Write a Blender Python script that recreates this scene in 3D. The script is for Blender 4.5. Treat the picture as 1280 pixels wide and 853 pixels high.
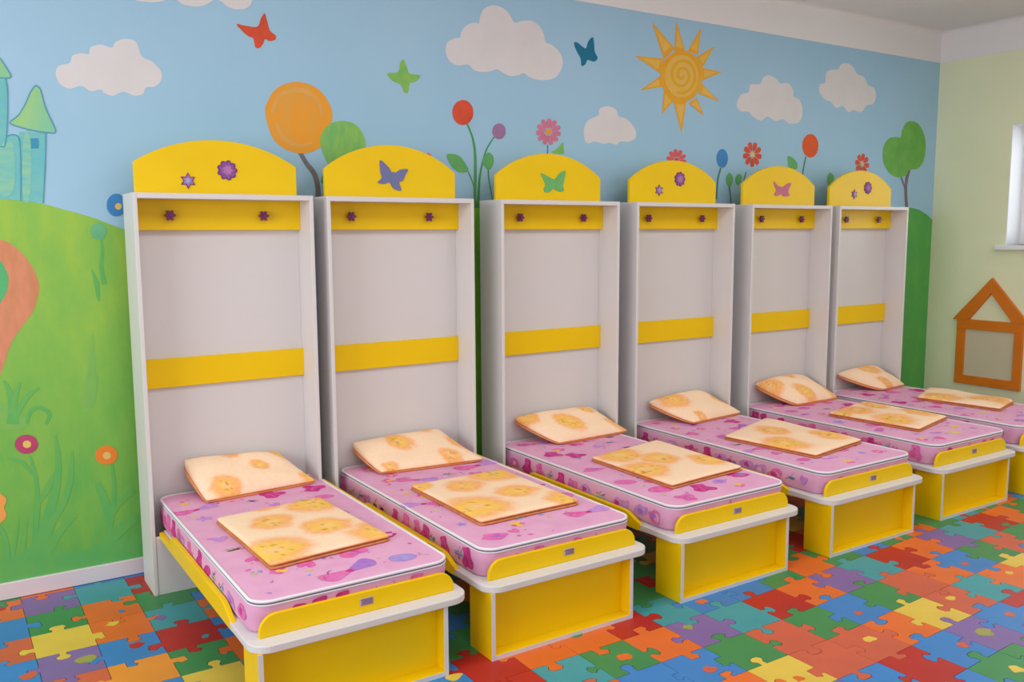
import bpy, bmesh, math, random
from mathutils import Vector, Matrix

S = bpy.context.scene
for o in list(bpy.data.objects):
    bpy.data.objects.remove(o)

# ---------------------------------------------------------------- camera
CAM = Vector((-0.6489, -4.3296, 1.5724))
YAW, PITCH, ROLL, FPX = 0.5776, -0.1203, -0.0053, 1114.16
fwd = Vector((math.sin(YAW)*math.cos(PITCH), math.cos(YAW)*math.cos(PITCH), math.sin(PITCH)))
r0 = Vector((math.cos(YAW), -math.sin(YAW), 0)); u0 = r0.cross(fwd)
rt = math.cos(ROLL)*r0 + math.sin(ROLL)*u0
up = math.cos(ROLL)*u0 - math.sin(ROLL)*r0
cam_d = bpy.data.cameras.new('camera')
cam_d.sensor_fit = 'HORIZONTAL'; cam_d.sensor_width = 36.0; cam_d.lens = 36.0*FPX/1280.0
cam_o = bpy.data.objects.new('camera', cam_d)
m = Matrix((rt, up, -fwd)).transposed().to_4x4(); m.translation = CAM
cam_o.matrix_world = m
S.collection.objects.link(cam_o); S.camera = cam_o

# ---------------------------------------------------------------- light
W = bpy.data.worlds.new('world'); S.world = W; W.use_nodes = True
bg = W.node_tree.nodes['Background']
bg.inputs['Color'].default_value = (0.96, 0.97, 1.0, 1); bg.inputs['Strength'].default_value = 0.6

def area(name, loc, rot, sx, sy, power, col):
    L = bpy.data.lights.new(name, 'AREA'); L.shape = 'RECTANGLE'; L.size = sx; L.size_y = sy
    L.energy = power; L.color = col
    o = bpy.data.objects.new(name, L); o.location = loc; o.rotation_euler = rot
    S.collection.objects.link(o); return o
# windows of the opposite (unseen) long side and the left end of the room
area('window_light', (1.6, -6.3, 1.9), (math.radians(84), 0, 0), 6.0, 1.7, 36, (1.0, 0.98, 0.97))
area('window_light', (-3.6, -2.6, 1.9), (math.radians(84), 0, math.radians(-90)), 3.4, 1.8, 150, (0.95, 0.98, 1.0))
# daylight outside the window of the green wall
area('window_light', (7.15, -1.35, 2.05), (0, math.radians(82), 0), 1.3, 1.7, 42, (0.86, 0.93, 1.0))
# ceiling lamps out of view; the rightmost is fill added to lift the right corner
for lx, ly in ((0.0, -2.4), (2.6, -2.4), (5.0, -2.9)):
    area('ceiling_lamp_or_fill', (lx, ly, 3.1), (0, 0, 0), 1.6, 1.2, 30, (1.0, 0.98, 0.95))
S.view_settings.view_transform = 'Standard'
S.view_settings.look = 'None'
S.view_settings.gamma = 1.0
S.view_settings.use_curve_mapping = False
S.view_settings.exposure = -0.30

# ---------------------------------------------------------------- helpers
def lin(c):
    return tuple(((v/255)/12.92 if v/255 <= 0.04045 else (((v/255)+0.055)/1.055)**2.4) for v in c)
MATS = {}
def mat(key, c, rough=0.5, vary=0.0, scale=8.0, c2=None, bump=0.0, bscale=60.0, stretch=None, spec=0.4, contrast=(0.35, 0.65), coat=0.0):
    """procedural paint: base colour, a second colour mixed in by noise, a fine bump"""
    if key in MATS: return MATS[key]
    M = bpy.data.materials.new(key); M.use_nodes = True; nt = M.node_tree; N = nt.nodes; B = N['Principled BSDF']
    B.inputs['Roughness'].default_value = rough; B.inputs['Specular IOR Level'].default_value = spec
    B.inputs['Coat Weight'].default_value = coat; B.inputs['Coat Roughness'].default_value = 0.15
    a = lin(c)
    if c2 is None and vary: c2 = tuple(max(0, v*(1-vary)) for v in c)
    tc = N.new('ShaderNodeTexCoord'); mp = N.new('ShaderNodeMapping'); nt.links.new(tc.outputs['Object'], mp.inputs[0])
    if stretch: mp.inputs['Scale'].default_value = stretch
    if c2 is not None:
        n = N.new('ShaderNodeTexNoise'); n.inputs['Scale'].default_value = scale; n.inputs['Detail'].default_value = 5
        nt.links.new(mp.outputs[0], n.inputs['Vector'])
        r = N.new('ShaderNodeValToRGB'); r.color_ramp.elements[0].position, r.color_ramp.elements[1].position = contrast
        r.color_ramp.elements[0].color = (*a, 1); r.color_ramp.elements[1].color = (*lin(c2), 1)
        nt.links.new(n.outputs['Fac'], r.inputs[0]); nt.links.new(r.outputs[0], B.inputs['Base Color'])
    else:
        B.inputs['Base Color'].default_value = (*a, 1)
    if bump:
        n2 = N.new('ShaderNodeTexNoise'); n2.inputs['Scale'].default_value = bscale; n2.inputs['Detail'].default_value = 3
        nt.links.new(tc.outputs['Object'], n2.inputs['Vector'])
        b = N.new('ShaderNodeBump'); b.inputs['Strength'].default_value = bump; b.inputs['Distance'].default_value = 0.004
        nt.links.new(n2.outputs['Fac'], b.inputs['Height']); nt.links.new(b.outputs[0], B.inputs['Normal'])
    MATS[key] = M; return M

def link(name, me, parent=None, loc=(0, 0, 0)):
    o = bpy.data.objects.new(name, me); S.collection.objects.link(o)
    if parent: o.parent = parent
    o.location = loc; return o
def mesh(name, V, F, mats, parent=None, loc=(0, 0, 0), smooth=False, mi=None):
    me = bpy.data.meshes.new(name); me.from_pydata([tuple(v) for v in V], [], F)
    for q in (mats if isinstance(mats, (list, tuple)) else [mats]): me.materials.append(q)
    if mi: me.polygons.foreach_set('material_index', mi)
    if smooth: me.polygons.foreach_set('use_smooth', [True]*len(F))
    me.update(); return link(name, me, parent, loc)
def from_bm(name, bm, mats, parent=None, loc=(0, 0, 0), smooth=False):
    bmesh.ops.recalc_face_normals(bm, faces=bm.faces)
    me = bpy.data.meshes.new(name); bm.to_mesh(me); bm.free()
    for q in (mats if isinstance(mats, (list, tuple)) else [mats]): me.materials.append(q)
    if smooth: me.polygons.foreach_set('use_smooth', [True]*len(me.polygons))
    return link(name, me, parent, loc)
def add_box(bm, a, b, bev=0.0, seg=1):
    r = bmesh.ops.create_cube(bm, size=1.0); vs = r['verts']
    for v in vs:
        v.co = Vector([(a[i]+b[i])/2 + v.co[i]*(b[i]-a[i]) for i in range(3)])
    if bev:
        es = list({e for v in vs for e in v.link_edges})
        bmesh.ops.bevel(bm, geom=es, offset=bev, segments=seg, affect='EDGES', profile=0.5)
def box(name, a, b, m, parent=None, bev=0.0, seg=1, loc=(0, 0, 0)):
    bm = bmesh.new(); add_box(bm, a, b, bev, seg); return from_bm(name, bm, m, parent, loc)
def add_prism(bm, pts, plane, d0, d1, bev=0.0, seg=2):
    """outline pts (2D) in plane 'xy' | 'xz' | 'yz', extruded from d0 to d1 along the third axis"""
    def P(p, d): return {'xy': (p[0], p[1], d), 'xz': (p[0], d, p[1]), 'yz': (d, p[0], p[1])}[plane]
    A = [bm.verts.new(P(p, d0)) for p in pts]; Bv = [bm.verts.new(P(p, d1)) for p in pts]; n = len(pts)
    f0 = bm.faces.new(A); f1 = bm.faces.new(Bv[::-1])
    for i in range(n): bm.faces.new((A[i], Bv[i], Bv[(i+1) % n], A[(i+1) % n]))
    if bev:
        es = list(f0.edges)+list(f1.edges)
        bmesh.ops.recalc_face_normals(bm, faces=bm.faces)
        bmesh.ops.bevel(bm, geom=es, offset=bev, segments=seg, affect='EDGES', profile=0.5)
def prism(name, pts, plane, d0, d1, m, parent=None, bev=0.0, seg=2, loc=(0, 0, 0)):
    bm = bmesh.new(); add_prism(bm, pts, plane, d0, d1, bev, seg); return from_bm(name, bm, m, parent, loc)
def arc(cx, cy, r, a0, a1, n, ry=None):
    return [(cx+r*math.cos(a0+(a1-a0)*i/n), cy+(ry or r)*math.sin(a0+(a1-a0)*i/n)) for i in range(n+1)]
def spline(p, closed=True, n=4):
    m = len(p); r = []
    for i in range(m if closed else m-1):
        a = p[(i-1) % m] if (closed or i > 0) else p[0]; b = p[i]; c = p[(i+1) % m]; d = p[(i+2) % m] if (closed or i+2 < m) else p[-1]
        for k in range(n):
            t = k/n
            r.append(tuple(.5*(2*b[j]+(c[j]-a[j])*t+(2*a[j]-5*b[j]+4*c[j]-d[j])*t*t+(3*b[j]-a[j]-3*c[j]+d[j])*t**3) for j in (0, 1)))
    if not closed: r.append(tuple(p[-1]))
    return r
def sweep(path, ra, rb, n=8, closed=True):
    """tube with elliptic section (ra sideways, rb along z) round a horizontal-ish path"""
    V = []; F = []; m = len(path); path = [Vector(p) for p in path]
    for i, p in enumerate(path):
        t = (path[(i+1) % m]-path[i-1]) if closed else (path[min(i+1, m-1)]-path[max(i-1, 0)])
        t.normalize(); s = t.cross(Vector((0, 0, 1)));  s.normalize(); w = s.cross(t)
        for k in range(n):
            a = 2*math.pi*k/n; V.append(p+s*(ra*math.cos(a))+w*(rb*math.sin(a)))
    for i in range(m if closed else m-1):
        for k in range(n):
            j = (i+1) % m; F.append((i*n+k, i*n+(k+1) % n, j*n+(k+1) % n, j*n+k))
    return V, F
def empty(name, loc, label, cat, group=None):
    o = bpy.data.objects.new(name, None); o.empty_display_size = 0.1; S.collection.objects.link(o); o.location = loc
    o['label'] = label; o['category'] = cat
    if group: o['group'] = group
    return o
def structure(o): o['kind'] = 'structure'; return o

# ---------------------------------------------------------------- materials
M_white = mat('white_laminate', (216, 213, 213), 0.42, bump=0.02, bscale=120)
M_edge = mat('white_edge_band', (216, 214, 215), 0.4)
M_yellow = mat('yellow_laminate', (243, 202, 3), 0.4, vary=0.02, scale=3, bump=0.015, bscale=150, spec=.25)
M_sky = mat('sky_blue_wall_paint', (167, 206, 230), 0.75, c2=(161, 202, 228), scale=1.2, bump=0.12, bscale=90, spec=0.25)
M_green = mat('pale_green_wall_paint', (234, 239, 202), 0.75, vary=0.02, scale=1.5, bump=0.12, bscale=90, spec=0.25)
M_ceil = mat('white_ceiling_paint', (234, 232, 232), 0.85, spec=0.2)
M_base = mat('white_skirting', (226, 214, 220), 0.45)

# ---------------------------------------------------------------- room shell
XR, ZC, ZB = 6.3267, 3.16, 2.9236
X0, Y0 = -3.2, -6.2
wall_back = structure(box('wall_back', (X0, 0, 0), (XR+0.35, 0.2, ZC), M_sky))
# right wall round its window opening
WY1, WY0, WZ0, WZ1 = -0.612, -1.95, 1.462, 2.372
bm = bmesh.new()
add_box(bm, (XR, Y0, 0), (XR+0.34, 0, WZ0)); add_box(bm, (XR, Y0, WZ1), (XR+0.34, 0, ZC))
add_box(bm, (XR, WY1, WZ0), (XR+0.34, 0, WZ1)); add_box(bm, (XR, Y0, WZ0), (XR+0.34, WY0, WZ1))
wall_right = structure(from_bm('wall_right', bm, M_green))
structure(box('ceiling', (X0, Y0, ZC), (XR+0.34, 0.2, ZC+0.1), M_ceil))
# white painted band with a soft cove under the ceiling
def cove(name, along, m):
    prof = [(0, ZB-ZC), (0.004, ZB-ZC), (0.006, -0.06)]+[(0.006+0.05*(1-math.cos(t)), -0.06+0.06*math.sin(t)) for t in [math.pi/2*k/6 for k in range(1, 7)]]+[(0, 0)]
    V = []; F = []; n = len(prof)
    if along == 'x':
        for x in (X0, XR): V += [(x, -p[0], ZC+p[1]) for p in prof]
    else:
        for y in (Y0, 0): V += [(XR-p[0], y, ZC+p[1]) for p in prof]
    for i in range(n): F.append((i, (i+1) % n, n+(i+1) % n, n+i))
    return structure(mesh(name, V, F, m))
cove('trim_1', 'x', M_ceil); cove('trim_2', 'y', M_ceil)
structure(box('baseboard_back', (X0, -0.016, 0), (XR, 0, 0.075), M_base, bev=0.003))
# window: white reveal, frame, glass and sill
M_reveal = mat('white_window_reveal', (236, 238, 240), 0.5)
M_pvc = mat('white_window_plastic', (238, 240, 243), 0.3)
win = bpy.data.objects.new('window_1', None); S.collection.objects.link(win); win.location = (XR, -1.28, WZ0); structure(win)
def wbox(name, a, b, m, bev=0.0): return box(name, tuple(a[i]-win.location[i] for i in range(3)), tuple(b[i]-win.location[i] for i in range(3)), m, win, bev)
t = 0.006
wbox('window_reveal', (XR+0.001, WY1-t, WZ0), (XR+0.24, WY1, WZ1), M_reveal)
wbox('window_reveal', (XR+0.001, WY0, WZ0), (XR+0.24, WY0+t, WZ1), M_reveal)
wbox('window_reveal', (XR+0.001, WY0+t, WZ1-t), (XR+0.24, WY1-t, WZ1), M_reveal)
wbox('window_sill', (XR-0.05, WY0-0.06, WZ0-0.038), (XR+0.24, WY1+0.06, WZ0), M_pvc, 0.006)
bm = bmesh.new(); fx0, fx1 = XR+0.2-0, XR+0.255; lx, ly, lz = win.location
for a, b in (((fx0, WY0, WZ0), (fx1, WY0+0.07, WZ1)), ((fx0, WY1-0.07, WZ0), (fx1, WY1, WZ1)), ((fx0, WY0+0.07, WZ0), (fx1, WY1-0.07, WZ0+0.07)), ((fx0, WY0+0.07, WZ1-0.07), (fx1, WY1-0.07, WZ1)), ((fx0, -1.32, WZ0+0.07), (fx1, -1.24, WZ1-0.07))):
    add_box(bm, (a[0]-lx, a[1]-ly, a[2]-lz), (b[0]-lx, b[1]-ly, b[2]-lz), 0.004)
from_bm('window_frame', bm, M_pvc, win)
M_glass = bpy.data.materials.new('window_glass'); M_glass.use_nodes = True
gb = M_glass.node_tree.nodes['Principled BSDF']; gb.inputs['Transmission Weight'].default_value = 1; gb.inputs['Roughness'].default_value = 0; gb.inputs['IOR'].default_value = 1.05
wbox('window_pane', (fx0+0.02, WY0+0.07, WZ0+0.07), (fx0+0.026, -1.32, WZ1-0.07), M_glass)
wbox('window_pane', (fx0+0.02, -1.24, WZ0+0.07), (fx0+0.026, WY1-0.07, WZ1-0.07), M_glass)

# ---------------------------------------------------------------- floor of interlocking puzzle tiles
M_gap = mat('dark_tile_joint', (62, 52, 50), 0.8)
floor = structure(box('floor', (X0, Y0, -0.06), (XR+0.34, 0.2, -0.005), M_gap))
TC = {'B': (62, 132, 200), 'T': (66, 158, 166), 'G': (66, 142, 82), 'R': (186, 44, 38), 'O': (230, 112, 46), 'S': (208, 98, 70), 'Y': (228, 196, 78), 'P': (132, 104, 166), 'A': (236, 150, 52), 'K': (160, 160, 80)}
TM = {k: mat('foam_tile_'+n, TC[k], 0.42, vary=0.05, scale=4, bump=0.03, bscale=200, spec=0.35) for k, n in
      dict(B='blue', T='teal', G='green', R='red', O='orange', S='salmon', Y='yellow', P='purple', A='amber', K='olive').items()}
def interp(v, xs, ys):
    if v <= xs[0]: return ys[0]+(v-xs[0])*(ys[1]-ys[0])/(xs[1]-xs[0])
    for i in range(len(xs)-1):
        if v <= xs[i+1]: return ys[i]+(v-xs[i])*(ys[i+1]-ys[i])/(xs[i+1]-xs[i])
    return ys[-1]+(v-xs[-1])*(ys[-1]-ys[-2])/(xs[-1]-xs[-2])
def warp(u, v):      # tile grid (column, row) -> floor; tile centres sit on whole numbers
    x = interp(u, [0, 1, 3, 10, 12, 16, 20, 24], [-.31, -.10, .325, 1.83, 2.28, 3.19, 4.09, 4.98])
    y = -.15-.2195*v + (.05*(x-2.2) if x > 2.2 else 0)*min(1, max(0, (v-1)/6))
    return x, y
PAT = {0: 'RTPO', 1: 'GBGO', 2: 'TOYS', 3: 'RBPB'}    # per row: colour for column mod 4 = 0, 1, 2, 3 (right mats)
PAT[0] = 'ROPT'; PAT[1] = 'GBGS'; PAT[2] = 'SOYS'; PAT[3] = 'RBPB'
PATB = {0: 'GOSA', 1: 'YTBG', 2: 'OPGR', 3: 'BGOB'}
OVER = {(1, 2): 'O', (1, 1): 'O', (-1, 2): 'S', (2, 2): 'T', (0, 4): 'S', (1, 4): 'A', (2, 4): 'G', (-1, 4): 'B', (2, 5): 'Y', (-1, 5): 'O', (0, 5): 'P', (1, 5): 'B',
        (9, 7): 'R', (10, 7): 'T', (11, 7): 'B', (12, 7): 'B', (13, 7): 'G', (14, 7): 'O', (15, 7): 'G', (8, 7): 'O', (7, 7): 'O', (6, 7): 'R', (5, 7): 'B', (5, 6): 'G', (4, 7): 'G',
        (8, 8): 'G', (9, 8): 'O', (7, 8): 'T', (6, 8): 'R', (10, 8): 'P', (11, 8): 'T', (9, 9): 'B', (10, 9): 'G', (8, 9): 'B', (11, 9): 'S', (11, 10): 'S', (10, 10): 'Y', (12, 10): 'S', (13, 12): 'G', (14, 12): 'G', (15, 12): 'S', (12, 12): 'B',
        (16, 9): 'O', (15, 9): 'S', (12, 6): 'T', (13, 6): 'O', (9, 6): 'O', (8, 6): 'O', (16, 7): 'B', (17, 7): 'G', (18, 7): 'O', (19, 7): 'G', (20, 7): 'T', (21, 7): 'G', (16, 10): 'T', (19, 10): 'B', (20, 9): 'G', (21, 9): 'S', (22, 8): 'G', (22, 7): 'O'}
def tcol(i, j):
    if (i, j) in OVER: return OVER[(i, j)]
    m = (i+2) % 4 if i <= 5 else i % 4
    return (PAT if (j//4) % 2 == 0 else PATB)[j % 4][m]
EDGE = {}
def edge(kind, i, j):
    """shared joint between two tiles: list of (t, offset) with a knob of its own"""
    k = (kind, i, j)
    if k not in EDGE:
        r = random.Random(hash((kind == 'h', i*7919+j*104729)) & 0xffff)
        c = r.uniform(.36, .64); s = r.choice((-1, 1)); h = r.uniform(.2, .29)*s; w = r.uniform(.085, .125); nw = w*r.uniform(.55, .95); q = r.uniform(-.02, .02)
        EDGE[k] = [(c-nw, q*.3), (c-nw*.9, h*.35), (c-w*1.25, h*.62), (c-w*.95, h*.93), (c-w*.2, h*1.02), (c+w*.8, h*.97), (c+w*1.25, h*.66), (c+nw*.9, h*.32), (c+nw, -q*.3)]
        if r.random() < .42:     # some joints carry an angular tab instead of a round knob
            EDGE[k] = [(c-nw*1.2, 0), (c-nw*1.1, h*.8), (c+w, h*.9), (c+w*1.5, h*.5), (c+nw, h*.25), (c+nw*1.2, 0)]
    return EDGE[k]
def outline(i, j):
    P = [(i-.5, j-.5)]
    P += [(i-.5+t, j-.5+o) for t, o in edge('h', i, j)]+[(i+.5, j-.5)]
    P += [(i+.5+o, j-.5+t) for t, o in edge('v', i+1, j)]+[(i+.5, j+.5)]
    P += [(i-.5+t, j+.5+o) for t, o in reversed(edge('h', i, j+1))]+[(i-.5, j+.5)]
    P += [(i-.5+o, j-.5+t) for t, o in reversed(edge('v', i, j))]
    Q = [Vector(warp(*p)) for p in P]
    R = []; n = len(Q); g = 0.0015
    for a in range(n):                                # pull the outline in by half a joint
        d1 = (Q[a]-Q[a-1]).normalized(); d2 = (Q[(a+1) % n]-Q[a]).normalized()
        nn = Vector((d1.y+d2.y, -d1.x-d2.x))
        nn = nn.normalized() if nn.length > 1e-4 else Vector((d1.y, -d1.x))
        R.append(Q[a]+nn*g*SGN)
    return [(p.x, min(p.y, -0.0168)) for p in R]
SGN = 1
def tile_mesh(P):
    n = len(P); V = [(x, y, 0) for x, y in P]+[(x, y, -.006) for x, y in P]
    F = [tuple(range(n))]+[(a, a+n, (a+1) % n+n, (a+1) % n) for a in range(n)]
    return V, F
def facing_up(V, F):
    a = sum(V[k][0]*V[(k+1) % len(F[0])][1]-V[(k+1) % len(F[0])][0]*V[k][1] for k in range(len(F[0])))
    return F if a > 0 else [tuple(reversed(f)) for f in F]
def on_screen(x, y):
    d = Vector((x, y, 0))-CAM; z = d.dot(fwd)
    px, py = 640+FPX*d.dot(rt)/z, 426.5-FPX*d.dot(up)/z
    return -60 < px < 1340 and py < 930
COLS, ROWS = range(-13, 31), range(-1, 28)
cells = [(i, j) for i in COLS for j in ROWS if warp(i+.4, j)[0] < XR-.02]
def vis(c):
    x, y = warp(*c); return on_screen(x, y) and (x < .32 or y < -1.25)
cand = sorted([c for c in cells if vis(c)], key=lambda c: (Vector((*warp(*c), 0))-CAM).length)[:290]
single = set(cand)
rV, rF, rI = [], [], []; keys = list(TM)
TILE = {}
for c in cells:
    P = outline(*c); V, F = tile_mesh(P); F = facing_up(V, F); k = tcol(*c)
    if c in single:
        cx, cy = warp(*c)
        TILE[c] = mesh('puzzle_tile', [(v[0]-cx, v[1]-cy, v[2]) for v in V], F, TM[k], floor, (cx, cy, 0))
    else:
        b = len(rV); rV += V; rF += [tuple(q+b for q in f) for f in F]; rI += [keys.index(k)]*len(F)
o = mesh('puzzle_tiles', rV, rF, [TM[k] for k in keys], floor, mi=rI); o['kind'] = 'stuff'
# small contrasting inlays let into some tiles
rr = random.Random(5)
for c, k, dx, dy, s in [((0, 3), 'K', .05, .0, 1.25), ((1, 3), 'R', .02, .02, 1), ((2, 2), 'P', -.06, .01, 1), ((1, 1), 'B', .03, -.05, .55), ((1, 2), 'Y', -.02, .06, .9), ((2, 3), 'T', .05, -.05, .6), ((-1, 3), 'S', .07, -.02, 1.1),
                        ((-1, 0), 'R', .02, .04, .8), ((14, 11), 'K', 0, 0, 1.3), ((13, 11), 'S', .05, .0, 1), ((12, 10), 'Y', .03, .02, 1), ((17, 9), 'S', -.04, -.02, .8), ((15, 11), 'S', .02, .02, .9), ((8, 8), 'O', .02, .0, 1.1),
                        ((8, 7), 'G', -.02, .03, 1.1), ((11, 7), 'O', -.03, -.02, 1.0), ((13, 9), 'S', -.03, -.04, .8), ((9, 9), 'S', .0, -.03, 1), ((10, 10), 'O', 0, -.03, .8), ((15, 10), 'Y', -.02, .03, .9), ((17, 10), 'Y', .02, .02, .8), ((13, 12), 'Y', .03, .0, 1.1), ((10, 8), 'K', -.03, .05, .8), ((5, 7), 'Y', .06, .0, 1.2)]:
    if c not in TILE: continue
    n = 11; P = [(dx+s*.027*(1+rr.uniform(-.3, .3))*math.cos(2*math.pi*q/n), dy+s*.023*(1+rr.uniform(-.3, .3))*math.sin(2*math.pi*q/n)) for q in range(n)]
    P = spline(P, True, 2); n = len(P)
    mesh('tile_inlay', [(x, y, .0012) for x, y in P]+[(x, y, -.002) for x, y in P], [tuple(range(n))]+[(a, a+n, (a+1) % n+n, (a+1) % n) for a in range(n)], TM[k], TILE[c])

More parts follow.
